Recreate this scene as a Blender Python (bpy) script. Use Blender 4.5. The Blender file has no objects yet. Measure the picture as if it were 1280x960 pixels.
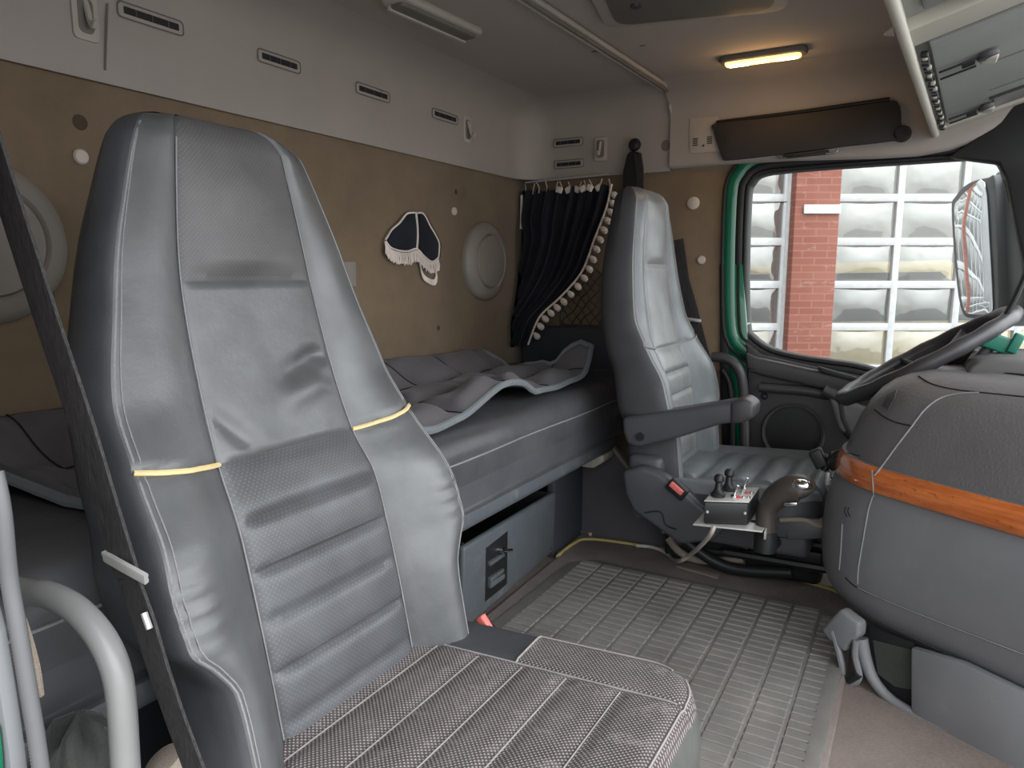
import bpy, bmesh, math, random
from mathutils import Vector as V, Matrix
from mathutils.bvhtree import BVHTree
random.seed(7)
S = bpy.context.scene
COL = S.collection
PI = math.pi
# ---------------------------------------------------------------- camera and measuring
# world: x = towards the truck's windscreen, y = across the cab towards the driver's door, z = up from the mat
F = 905.0
PIT = math.atan(135/F); YAW = math.atan(520/math.hypot(F, 135))
FH = V((-math.sin(YAW), math.cos(YAW), 0)); RT = V((math.cos(YAW), math.sin(YAW), 0))
FW = math.cos(PIT)*FH - math.sin(PIT)*V((0, 0, 1)); UPV = math.sin(PIT)*FH + math.cos(PIT)*V((0, 0, 1))
C = V((1.351, 0.0, 0.84))
def ray(x, y): return F*FW + (x-640)*RT + (480-y)*UPV
def on(x, y, ax, val):
    d = ray(x, y); i = 'xyz'.index(ax); return C + d*((val-C[i])/d[i])
def onp(x, y, P0, n):
    d = ray(x, y); return C + d*(((P0-C).dot(n))/d.dot(n))
def onY(pts, val): return [on(a, b, 'y', val) for a, b in pts]

cam = bpy.data.objects.new('camera', bpy.data.cameras.new('camera')); COL.objects.link(cam)
cam.data.sensor_width = 36; cam.data.lens = 36*F/1280; cam.data.clip_start = .02
M3 = Matrix((RT, UPV, -FW)).transposed()
cam.matrix_world = Matrix.Translation(C) @ M3.to_4x4()
S.camera = cam
S.view_settings.view_transform = 'Standard'; S.view_settings.look = 'None'
S.view_settings.gamma = 1; S.view_settings.use_curve_mapping = False
S.view_settings.exposure = 0.0

# ---------------------------------------------------------------- materials
class N:
    def __init__(s, name):
        s.m = bpy.data.materials.new(name); s.m.use_nodes = True; s.t = s.m.node_tree
        s.b = s.t.nodes['Principled BSDF']; s.out = s.t.nodes['Material Output']
        s.co = s.n('ShaderNodeTexCoord').outputs['Object']
    def n(s, ty, **k):
        x = s.t.nodes.new(ty)
        for a, b in k.items(): setattr(x, a, b)
        return x
    def l(s, a, b): s.t.links.new(a, b)
    def noise(s, sc, det=4, rough=.55, vec=None, stretch=None):
        x = s.n('ShaderNodeTexNoise'); x.inputs['Scale'].default_value = sc; x.inputs['Detail'].default_value = det
        x.inputs['Roughness'].default_value = rough
        v = vec or s.co
        if stretch:
            mp = s.n('ShaderNodeMapping'); mp.inputs['Scale'].default_value = stretch; s.l(v, mp.inputs[0]); v = mp.outputs[0]
        s.l(v, x.inputs['Vector']); return x.outputs['Fac']
    def voro(s, sc, feat='DISTANCE_TO_EDGE'):
        x = s.n('ShaderNodeTexVoronoi', feature=feat); x.inputs['Scale'].default_value = sc; s.l(s.co, x.inputs['Vector']); return x.outputs['Distance']
    def ramp(s, f, stops):
        r = s.n('ShaderNodeValToRGB'); e = r.color_ramp.elements
        while len(e) < len(stops): e.new(.5)
        for i, (p, c) in enumerate(stops):
            e[i].position = p; e[i].color = (c[0], c[1], c[2], 1) if hasattr(c, '__len__') else (c, c, c, 1)
        s.l(f, r.inputs[0]); return r.outputs[0]
    def math(s, op, a, b=None):
        x = s.n('ShaderNodeMath', operation=op)
        for i, q in enumerate((a, b)):
            if q is None: continue
            if hasattr(q, 'is_output'): s.l(q, x.inputs[i])
            else: x.inputs[i].default_value = q
        return x.outputs[0]
    def xyz(s):
        x = s.n('ShaderNodeSeparateXYZ'); s.l(s.co, x.inputs[0]); return x.outputs
    def mix(s, f, a, b):
        x = s.n('ShaderNodeMix', data_type='RGBA')
        for i, q in ((0, f), (6, a), (7, b)):
            if hasattr(q, 'is_output'): s.l(q, x.inputs[i])
            elif i == 0: x.inputs[0].default_value = q
            else: x.inputs[i].default_value = (q[0], q[1], q[2], 1)
        return x.outputs[2]
    def col(s, c):
        if hasattr(c, 'is_output'): s.l(c, s.b.inputs['Base Color'])
        else: s.b.inputs['Base Color'].default_value = (c[0], c[1], c[2], 1)
    def bump(s, h, st=.3, d=.002):
        x = s.n('ShaderNodeBump'); x.inputs['Strength'].default_value = st; x.inputs['Distance'].default_value = d
        s.l(h, x.inputs['Height'])
        if s.b.inputs['Normal'].is_linked: s.l(s.b.inputs['Normal'].links[0].from_socket, x.inputs['Normal'])
        s.l(x.outputs[0], s.b.inputs['Normal'])
    def set(s, **k):
        for a, b in k.items():
            a = {'rough': 'Roughness', 'metal': 'Metallic', 'spec': 'Specular IOR Level', 'coat': 'Coat Weight', 'coatr': 'Coat Roughness', 'sheen': 'Sheen Weight', 'trans': 'Transmission Weight', 'ior': 'IOR', 'alpha': 'Alpha'}[a]
            if hasattr(b, 'is_output'): s.l(b, s.b.inputs[a])
            else: s.b.inputs[a].default_value = b
        return s

def lin(r, g, b):
    f = lambda c: (c/255/12.92 if c <= 10 else ((c/255+.055)/1.055)**2.4)
    return (f(r), f(g), f(b))
def dim(c, k): return tuple(q*k for q in c)

def leather(name, c, rough=.42, var=.25, grain=420, perf=None, bump=.35, spec=.5):
    n = N(name); nz = n.noise(9, 5)
    cc = n.ramp(nz, [(.3, dim(c, 1-var)), (.7, dim(c, 1+var))])
    if perf:
        X, Y, Z = n.xyz(); k = 2*PI/perf
        d = n.math('MULTIPLY', n.math('SINE', n.math('MULTIPLY', Y, k)), n.math('SINE', n.math('MULTIPLY', Z, k)))
        dm = n.math('GREATER_THAN', d, .55)
        cc = n.mix(n.math('MULTIPLY', dm, .4), cc, dim(c, 2.1))
        n.bump(dm, .35, .001)
    n.col(cc); n.bump(n.voro(grain), bump*.6, .0009); n.bump(n.noise(35, 3), .18, .004)
    n.set(rough=n.ramp(n.noise(14, 3), [(.3, rough-.06), (.7, rough+.1)]), spec=spec)
    return n.m
def plastic(name, c, rough=.5, grain=700, bump=.25, var=.1, spec=.4, dust=0):
    n = N(name); cc = n.ramp(n.noise(6, 4), [(.3, dim(c, 1-var)), (.7, dim(c, 1+var))])
    if dust:
        cc = n.mix(n.math('MULTIPLY', n.ramp(n.noise(18, 6, .7), [(.55, 0.), (.8, 1.)]), dust), cc, (.36, .35, .33))
    n.col(cc)
    if bump: n.bump(n.noise(grain, 2), bump, .0006)
    n.set(rough=rough, spec=spec); return n.m
def cloth(name, c, rough=.95, var=.2, sc=600, bump=.5, sheen=.2, big=7):
    n = N(name); cc = n.ramp(n.noise(big, 5, .65), [(.3, dim(c, 1-var)), (.7, dim(c, 1+var))])
    fi = n.noise(sc, 2); cc = n.mix(n.ramp(fi, [(.35, 0.), (.7, .35)]), cc, dim(c, 1.7)); n.col(cc)
    n.bump(fi, bump, .0015); n.set(rough=rough, spec=.15, sheen=sheen); return n.m
def plain(name, c, rough=.5, metal=0., spec=.5, coat=0.):
    n = N(name); n.col(n.ramp(n.noise(12, 3), [(.35, dim(c, .93)), (.65, dim(c, 1.07))])); n.set(rough=rough, metal=metal, spec=spec, coat=coat); return n.m

M = {}
M['leather'] = leather('seat_leather', (.072, .074, .076), .36, spec=.65)
M['cushion_side'] = leather('cushion_side_leather', (.085, .088, .080), .42)
M['leather_side'] = leather('seat_side_leather', (.045, .047, .052), .45)
M['perf'] = leather('perforated_leather', (.066, .068, .073), .40, perf=.0072)
M['headperf'] = leather('headrest_leather', (.074, .071, .072), .5, perf=.006, bump=.3)
M['worn'] = leather('worn_leather', (.17, .175, .175), .34, .25)
M['worn_blue'] = leather('worn_blue_leather', (.125, .138, .144), .36, .2)
M['worn_side'] = leather('driver_side_fabric', (.040, .040, .043), .7, .2)
M['bunk_leather'] = leather('bunk_leather', (.072, .072, .077), .36, .2)
M['bunk_front'] = leather('bunk_front_leather', (.068, .069, .077), .55, .15)
M['stitch'] = cloth('light_stitching', (.24, .22, .21), sheen=0)
M['stitch_grey'] = cloth('grey_stitching', (.2, .2, .205), sheen=0)
M['dark_stitch'] = cloth('dark_seam', (.02, .02, .022), sheen=0)
M['piping'] = plain('yellow_piping', (.66, .50, .25), .6)
M['header'] = plastic('grey_header_trim', (.315, .280, .255), .62, 300, .2, .05)
M['header_light'] = plastic('light_header_trim', (.38, .34, .305), .6, 300, .15, .04)
M['ceil'] = cloth('grey_headlining', (.345, .305, .275), .95, .05, 500, .25, .05, 3)
n = N('beige_felt')
cc = n.ramp(n.noise(3.5, 6, .7), [(.3, (.142, .105, .070)), (.72, (.202, .150, .099))])
cc = n.mix(n.math('MULTIPLY', n.ramp(n.noise(5.3, 3, .5), [(.66, 0.), (.78, .6)]), 1.), cc, (.075, .055, .038)); n.col(cc)
n.bump(n.noise(420, 3), .5, .0015); n.set(rough=.97, spec=.1, sheen=.15); M['felt'] = n.m
M['dark'] = plastic('dark_grey_plastic', (.055, .055, .060), .45)
M['black'] = plastic('black_plastic', (.012, .012, .013), .45)
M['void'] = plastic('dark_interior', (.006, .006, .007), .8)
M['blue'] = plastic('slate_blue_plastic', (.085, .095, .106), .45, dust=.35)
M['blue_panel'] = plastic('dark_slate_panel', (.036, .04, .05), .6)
M['carpet_panel'] = cloth('carpeted_panel', (.06, .057, .062), var=.15)
M['dash'] = leather('dash_grain', (.118, .112, .113), .42, .06, 120, bump=1.5, spec=.45)
M['dash_low'] = plastic('lower_dash_plastic', (.150, .150, .156), .55, 500, .3, .08, dust=.12)
M['dash_cap'] = leather('dash_cap_grain', (.10, .096, .094), .6, .08, 420, bump=.4, spec=.3)
n = N('polished_wood')
g = n.noise(6, 6, .65, stretch=(1, 1, 9)); cc = n.ramp(g, [(.3, (.26, .060, .014)), (.5, (.46, .120, .030)), (.7, (.58, .18, .05))])
kn = n.ramp(n.noise(90, 3, .6, stretch=(.6, .6, 1.6)), [(.62, 0.), (.7, .55)]); n.col(n.mix(kn, cc, (.12, .025, .008)))
n.set(rough=.18, coat=1., coatr=.06); M['wood'] = n.m
M['door_plastic'] = plastic('door_plastic', (.040, .038, .040), .42)
M['green'] = plain('green_paint', (.0, .115, .055), .3, coat=.6)
M['green_clamp'] = plain('green_clamp_plastic', (.01, .15, .10), .45)
M['gasket'] = plastic('rubber_gasket', (.012, .012, .012), .55)
n = N('navy_velvet'); n.col(n.ramp(n.noise(12, 4), [(.3, (.005, .006, .010)), (.7, (.012, .014, .022))])); n.bump(n.noise(500, 2), .4, .001); n.set(rough=.8, sheen=.15, spec=.2); M['navy'] = n.m
M['fringe'] = cloth('white_fringe_yarn', (.62, .55, .50), sheen=.1)
M['cap'] = plain('pale_press_stud', (.50, .43, .37), .5)
M['disc'] = plastic('taupe_speaker_plastic', (.23, .205, .18), .5, 500, .2)
M['slot'] = plain('black_slot', (.008, .008, .01), .6)
M['quilt'] = cloth('quilted_grey_fabric', (.098, .092, .097), .85, .12, 900, .3, .08, 10)
M['quilt_edge'] = cloth('grey_binding', (.13, .145, .155), .7, .1)
M['chrome'] = plain('chrome', (.75, .75, .76), .12, 1.)
M['steel'] = plain('worn_aluminium', (.42, .41, .39), .4, .35)
M['red'] = plain('red_button_plastic', (.62, .05, .05), .4)
M['redlight'] = plain('faded_red_plastic', (.62, .14, .12), .5)
M['dark_rubber'] = plastic('grey_seal_rubber', (.11, .11, .115), .5)
M['stain'] = cloth('dark_felt_stain', (.07, .05, .036), 1., sheen=0)
M['visor'] = plastic('brown_visor_vinyl', (.027, .023, .023), .6, 500, .2)
M['tube'] = plain('pale_grey_coating', (.23, .23, .225), .4)
M['grey_pillar'] = plastic('pale_grey_plastic', (.15, .155, .16), .4)
M['strap'] = None
n = N('belt_webbing'); X, Y, Z = n.xyz()
n.col(n.ramp(n.noise(110, 2, stretch=(6, 6, .3)), [(.35, (.016, .015, .016)), (.7, (.042, .038, .038))])); n.bump(n.noise(900, 2), .5, .001); n.set(rough=.7, sheen=.0, spec=.25); M['strap'] = n.m
n = N('dotted_seat_fabric'); X, Y, Z = n.xyz(); k = 2*PI/.0066
d = n.math('MULTIPLY', n.math('SINE', n.math('MULTIPLY', X, k)), n.math('SINE', n.math('MULTIPLY', Y, k)))
dm = n.ramp(d, [(.22, 0.), (.5, 1.)])
base = n.ramp(n.noise(14, 5, .7), [(.3, (.058, .049, .050)), (.7, (.10, .086, .087))])
scr = n.ramp(n.noise(22, 6, .75), [(.56, 0.), (.75, .5)])
cc = n.mix(n.math('MULTIPLY', dm, .72), base, (.36, .315, .305)); cc = n.mix(scr, cc, (.34, .30, .29)); n.col(cc); n.bump(d, .5, .0015); n.set(rough=.9, spec=.15); M['dots'] = n.m
n = N('ribbed_rubber'); cc = n.ramp(n.noise(5, 6, .7), [(.3, (.13, .122, .112)), (.55, (.175, .165, .152)), (.75, (.23, .215, .196))]); n.col(cc); n.bump(n.noise(160, 4), .4, .002); n.set(rough=n.ramp(n.noise(9, 4), [(.35, .38), (.7, .6)]), spec=.4); M['rubber'] = n.m
n = N('worn_carpet'); cc = n.ramp(n.noise(7, 6, .7), [(.3, (.165, .138, .128)), (.72, (.27, .232, .214))]); fi = n.noise(330, 3); cc = n.mix(n.ramp(fi, [(.4, 0.), (.75, .5)]), cc, (.24, .2, .18)); n.col(cc); n.bump(fi, .9, .004); n.set(rough=1., spec=.05); M['carpet'] = n.m
M['low_carpet'] = cloth('taupe_floor_carpet', (.155, .125, .110), 1., .2, 260, .8, .05, 5)
M['yellow_edge'] = cloth('yellow_edge_stitch', (.33, .26, .10), sheen=0)
M['tan'] = cloth('tan_hose', (.17, .14, .115), sheen=0)
M['cable'] = plain('grey_cable_sheath', (.32, .29, .25), .5)
M['leather_knob'] = leather('brown_knob_leather', (.045, .038, .032), .38, .25)
M['bag'] = cloth('dark_bag_fabric', (.035, .038, .034), .6, .3, 300)
n = N('lamp_glow'); n.b.inputs['Emission Color'].default_value = (1, .50, .13, 1); n.b.inputs['Emission Strength'].default_value = 2.6; n.col((.9, .7, .4)); M['glow'] = n.m
n = N('hot_bulb'); n.b.inputs['Emission Color'].default_value = (1, .72, .32, 1); n.b.inputs['Emission Strength'].default_value = 9; n.col((1, .8, .5)); M['bulb'] = n.m
M['lamp_off'] = plastic('unlit_lens', (.14, .13, .115), .55, 300, .2)
M['mirror_grey'] = plastic('mirror_grey_plastic', (.15, .155, .16), .4, bump=0)
M['mirror'] = plain('mirror_glass', (.85, .87, .88), .02, 1.)
n = N('window_glass'); n.t.nodes.remove(n.b); tr = n.n('ShaderNodeBsdfTransparent'); tr.inputs[0].default_value = (.93, .95, .94, 1); gl = n.n('ShaderNodeBsdfGlossy'); gl.inputs['Roughness'].default_value = .02
fr = n.n('ShaderNodeFresnel'); fr.inputs[0].default_value = 1.22; mx = n.n('ShaderNodeMixShader'); n.l(fr.outputs[0], mx.inputs[0]); n.l(tr.outputs[0], mx.inputs[1]); n.l(gl.outputs[0], mx.inputs[2]); n.l(mx.outputs[0], n.out.inputs[0]); M['glass'] = n.m
n = N('wavy_door_pane'); n.t.nodes.remove(n.b); tr = n.n('ShaderNodeBsdfTransparent'); tr.inputs[0].default_value = (.68, .69, .67, 1); gl = n.n('ShaderNodeBsdfGlossy'); gl.inputs['Roughness'].default_value = .05; gl.inputs[0].default_value = (.5, .5, .485, 1)
df = n.n('ShaderNodeBsdfDiffuse'); df.inputs[0].default_value = (.30, .30, .29, 1)
bp = n.n('ShaderNodeBump'); bp.inputs['Strength'].default_value = .6; bp.inputs['Distance'].default_value = .05; n.l(n.noise(2.2, 2), bp.inputs['Height']); n.l(bp.outputs[0], gl.inputs['Normal'])
m1 = n.n('ShaderNodeMixShader'); m1.inputs[0].default_value = .30; n.l(tr.outputs[0], m1.inputs[1]); n.l(gl.outputs[0], m1.inputs[2])
m2 = n.n('ShaderNodeMixShader'); m2.inputs[0].default_value = .22; n.l(m1.outputs[0], m2.inputs[1]); n.l(df.outputs[0], m2.inputs[2]); n.l(m2.outputs[0], n.out.inputs[0]); M['pane'] = n.m
n = N('red_brick'); br = n.n('ShaderNodeTexBrick'); mp = n.n('ShaderNodeMapping'); mp.inputs['Rotation'].default_value = (PI/2, 0, 0)
n.l(n.co, mp.inputs[0]); n.l(mp.outputs[0], br.inputs['Vector'])
br.inputs['Scale'].default_value = 1.; br.inputs['Brick Width'].default_value = .3; br.inputs['Row Height'].default_value = .085; br.inputs['Mortar Size'].default_value = .008
br.inputs['Color1'].default_value = (.185, .062, .042, 1); br.inputs['Color2'].default_value = (.215, .078, .054, 1); br.inputs['Mortar'].default_value = (.225, .105, .080, 1)
pale = n.ramp(n.noise(7, 3, .6, stretch=(.7, 1, 2.6)), [(.62, 0.), (.7, .5)]); n.col(n.mix(pale, br.outputs[0], (.30, .17, .15))); n.set(rough=.9); M['brick'] = n.m
M['white'] = plain('white_painted_frame', (.43, .43, .43), .4)
M['silver'] = plain('pale_metal_sign', (.5, .52, .53), .5)
M['asphalt'] = cloth('wet_asphalt', (.12, .12, .12), .6, sheen=0)
M['garage'] = plain('pale_garage_wall', (.24, .24, .23), .8)
M['yellow_car'] = plain('yellow_car_paint', (.50, .38, .13), .3, coat=.7)
M['white_car'] = plain('pale_car_paint', (.58, .58, .55), .3, coat=.7)
M['car_glass'] = plain('dark_car_glass', (.03, .035, .035), .08)
M['console'] = plastic('grey_console_plastic', (.30, .31, .29), .6, 350, .2, .06)
M['cream'] = plastic('cream_trim_plastic', (.50, .48, .41), .5, 300, .15, .04)

# ---------------------------------------------------------------- mesh helpers
class MB:
    def __init__(s): s.v = []; s.f = []
    def add(s, vs, fs):
        b = len(s.v); s.v += [V(p) for p in vs]; s.f += [tuple(b+i for i in f) for f in fs]; return s
    def bm(s, bm):
        bm.verts.index_update(); s.add([v.co.copy() for v in bm.verts], [[v.index for v in f.verts] for f in bm.faces]); bm.free(); return s
    def rbox(s, c, size, r=.005, seg=3, rot=None):
        bm = bmesh.new(); bmesh.ops.create_cube(bm, size=1)
        for v in bm.verts: v.co = V((v.co.x*size[0], v.co.y*size[1], v.co.z*size[2]))
        r = min(r, min(size)*.49)
        if r > 0: bmesh.ops.bevel(bm, geom=bm.edges[:], offset=r, segments=seg, profile=.5, affect='EDGES')
        for v in bm.verts:
            if rot: v.co = rot @ v.co
            v.co += V(c)
        return s.bm(bm)
    def prism(s, pts, ext, r=.004, seg=2):
        bm = bmesh.new(); ext = V(ext); k = len(pts)
        a = [bm.verts.new(V(p)) for p in pts]; b = [bm.verts.new(V(p)+ext) for p in pts]
        bm.faces.new(a); bm.faces.new(b[::-1])
        for i in range(k): bm.faces.new((a[i], b[i], b[(i+1) % k], a[(i+1) % k]))
        bmesh.ops.recalc_face_normals(bm, faces=bm.faces[:])
        if r > 0: bmesh.ops.bevel(bm, geom=[e for e in bm.edges if e.calc_face_angle(0) > .35], offset=r, segments=seg, profile=.5, affect='EDGES', clamp_overlap=True)
        bmesh.ops.triangulate(bm, faces=[f for f in bm.faces if len(f.verts) > 4])
        return s.bm(bm)
    def grid(s, rows, cu=False, cv=False):
        nr = len(rows); nc = len(rows[0]); b = len(s.v)
        for r in rows: s.v += [V(p) for p in r]
        for i in range(nr if cv else nr-1):
            for j in range(nc if cu else nc-1):
                i2 = (i+1) % nr; j2 = (j+1) % nc
                s.f.append((b+i*nc+j, b+i*nc+j2, b+i2*nc+j2, b+i2*nc+j))
        return s
    def cap(s, ring):
        b = len(s.v); s.v += [V(p) for p in ring]; c = sum((V(p) for p in ring), V())/len(ring); s.v.append(c); k = len(ring)
        for i in range(k): s.f.append((b+i, b+(i+1) % k, b+k))
        return s
    def tube(s, path, r, n=10, closed=False, flat=None, up=None):
        P = [V(p) for p in path]; k = len(P); rows = []; nrm = None
        for i in range(k):
            t = (P[(i+1) % k]-P[i-1]) if closed else (P[min(i+1, k-1)]-P[max(i-1, 0)])
            t.normalize()
            if up is not None: nrm = (V(up)-t*V(up).dot(t))
            elif nrm is None:
                nrm = V((0, 0, 1)) if abs(t.z) < .8 else V((1, 0, 0)); nrm = nrm-t*nrm.dot(t)
            else: nrm = nrm-t*nrm.dot(t)
            nrm = nrm.normalized(); bn = t.cross(nrm)
            rr = r[i] if hasattr(r, '__len__') else r
            fl = flat or 1.
            rows.append([P[i]+nrm*(rr*math.cos(2*PI*j/n))+bn*(rr*fl*math.sin(2*PI*j/n)) for j in range(n)])
        s.grid(rows, cu=True, cv=closed)
        if not closed: s.cap(rows[0][::-1]); s.cap(rows[-1])
        return s
    def strap(s, path, wd, w, t):
        rows = []; P = [V(p) for p in path]; k = len(P)
        for i, p in enumerate(P):
            tg = (P[min(i+1, k-1)]-P[max(i-1, 0)]).normalized(); W = V(wd[i] if hasattr(wd[0], '__len__') else wd); W = (W-tg*W.dot(tg)).normalized(); Nn = tg.cross(W)
            ww = w[i] if hasattr(w, '__len__') else w
            rows.append([p+W*a*ww/2+Nn*b*t/2 for a, b in ((-1, -1), (-.6, -1.3), (0, -1), (.6, -1.3), (1, -1), (1, 1), (.6, 1.3), (0, 1), (-.6, 1.3), (-1, 1))])
        s.grid(rows, cu=True); s.cap(rows[0][::-1]); s.cap(rows[-1]); return s
    def lathe(s, prof, o, ax, n=40, rx=1., closed=True):
        ax = V(ax).normalized(); e1 = (V((0, 0, 1)) if abs(ax.z) < .9 else V((1, 0, 0))); e1 = (e1-ax*e1.dot(ax)).normalized(); e2 = ax.cross(e1); o = V(o)
        rows = [[o+ax*h+e1*(r*math.cos(2*PI*j/n))+e2*(r*rx*math.sin(2*PI*j/n)) for j in range(n)] for r, h in prof]
        s.grid(rows, cu=True)
        if closed: s.cap(rows[-1]); s.cap(rows[0][::-1])
        return s
    def sphere(s, c, r, sc=(1, 1, 1), n=12):
        rows = []
        for i in range(n+1):
            a = PI*i/n; rows.append([V(c)+V((r*sc[0]*math.sin(a)*math.cos(2*PI*j/n), r*sc[1]*math.sin(a)*math.sin(2*PI*j/n), r*sc[2]*math.cos(a))) for j in range(n)])
        return s.grid(rows, cu=True)
    def bvh(s): return BVHTree.FromPolygons(s.v, s.f)
    def build(s, name, mat, parent=None, ang=40, weld=True):
        me = bpy.data.meshes.new(name)
        org = V((0, 0, 0))
        if parent is None:
            xs = [p.x for p in s.v]; ys = [p.y for p in s.v]; zs = [p.z for p in s.v]
            org = V(((min(xs)+max(xs))/2, (min(ys)+max(ys))/2, min(zs)))
        me.from_pydata([p-org for p in s.v], [], s.f)
        bm = bmesh.new(); bm.from_mesh(me)
        if weld: bmesh.ops.remove_doubles(bm, verts=bm.verts[:], dist=1e-5)
        bmesh.ops.dissolve_degenerate(bm, edges=bm.edges[:], dist=1e-6)
        bmesh.ops.recalc_face_normals(bm, faces=bm.faces[:]); bm.to_mesh(me); bm.free()
        me.polygons.foreach_set('use_smooth', [True]*len(me.polygons))
        if ang: me.set_sharp_from_angle(angle=math.radians(ang))
        me.materials.append(M[mat] if isinstance(mat, str) else mat)
        o = bpy.data.objects.new(name, me); COL.objects.link(o); o.location = org
        if parent is not None:
            o.parent = parent
            r = parent
            if r.parent is None: o.matrix_parent_inverse = Matrix.Translation(-r.location)
        return o

def thing(name, label, cat, loc=(0, 0, 0), group=None):
    o = bpy.data.objects.new(name, None); COL.objects.link(o); o.location = loc; o.empty_display_size = .05
    o['label'] = label; o['category'] = cat
    if group: o['group'] = group
    return o
def tag(o, label, cat, group=None, kind=None):
    o['label'] = label; o['category'] = cat
    if group: o['group'] = group
    if kind: o['kind'] = kind
    return o
def struct(o, label=None, cat=None):
    o['kind'] = 'structure'
    if label: o['label'] = label
    if cat: o['category'] = cat
    return o
def copy_thing(root, loc, label):
    r = root.copy(); COL.objects.link(r); r.location = loc; r['label'] = label
    for ch in [o for o in bpy.data.objects if o.parent == root]:
        c = ch.copy(); COL.objects.link(c); c.parent = r
        for g in [o for o in bpy.data.objects if o.parent == ch]:
            d = g.copy(); COL.objects.link(d); d.parent = c
    return r
def interp(x, xs, ys):
    if x <= xs[0]: return ys[0]
    if x >= xs[-1]: return ys[-1]
    for i in range(len(xs)-1):
        if x <= xs[i+1]: break
    n = len(xs); h = xs[i+1]-xs[i]; t = (x-xs[i])/h      # monotone-ish cubic
    def sl(k):
        if k == 0: return (ys[1]-ys[0])/(xs[1]-xs[0])
        if k == n-1: return (ys[-1]-ys[-2])/(xs[-1]-xs[-2])
        a = (ys[k]-ys[k-1])/(xs[k]-xs[k-1]); b = (ys[k+1]-ys[k])/(xs[k+1]-xs[k])
        return 0 if a*b <= 0 else 2*a*b/(a+b)
    m0, m1 = sl(i)*h, sl(i+1)*h
    return (2*t**3-3*t*t+1)*ys[i]+(t**3-2*t*t+t)*m0+(-2*t**3+3*t*t)*ys[i+1]+(t**3-t*t)*m1
def spline(pts, n=8, closed=False):
    P = [V(p) for p in pts]; out = []; k = len(P)
    for i in range(k if closed else k-1):
        p0, p1, p2, p3 = (P[(i-1) % k], P[i], P[(i+1) % k], P[(i+2) % k]) if closed else (P[max(i-1, 0)], P[i], P[i+1], P[min(i+2, k-1)])
        for j in range(n):
            t = j/n; out.append(.5*((2*p1)+(p2-p0)*t+(2*p0-5*p1+4*p2-p3)*t*t+(3*p1-p0-3*p2+p3)*t**3))
    if not closed: out.append(P[-1])
    return out
def sm(t): t = max(0, min(1, t)); return t*t*(3-2*t)
def gs(d, w): return math.exp(-(d/w)**2)
def rrect(hx, hy, r, n=5):
    out = []
    for cx, cy, a0 in ((hx-r, hy-r, 0), (-hx+r, hy-r, 90), (-hx+r, -hy+r, 180), (hx-r, -hy+r, 270)):
        for i in range(n+1):
            a = math.radians(a0+90*i/n); out.append((cx+r*math.cos(a), cy+r*math.sin(a)))
    return out
def plane_pts(o, e1, e2, pts): o, e1, e2 = V(o), V(e1), V(e2); return [o+e1*a+e2*b for a, b in pts]
def cast(bv, px, py, lift=.001):
    d = ray(px, py).normalized(); h = bv.ray_cast(C, d)
    return None if h[0] is None else h[0]-d*lift
def seam_on(bv, pix, r, name, mat, parent, n=6, lift=.001):
    P = [cast(bv, p.x, p.y, lift) for p in spline([(a, b, 0) for a, b in pix], n)]
    P = [p for p in P if p is not None]
    if len(P) < 2: return None
    return MB().tube(P, r, 6).build(name, mat, parent)
EX, EY, EZ = V((1, 0, 0)), V((0, 1, 0)), V((0, 0, 1))

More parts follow.
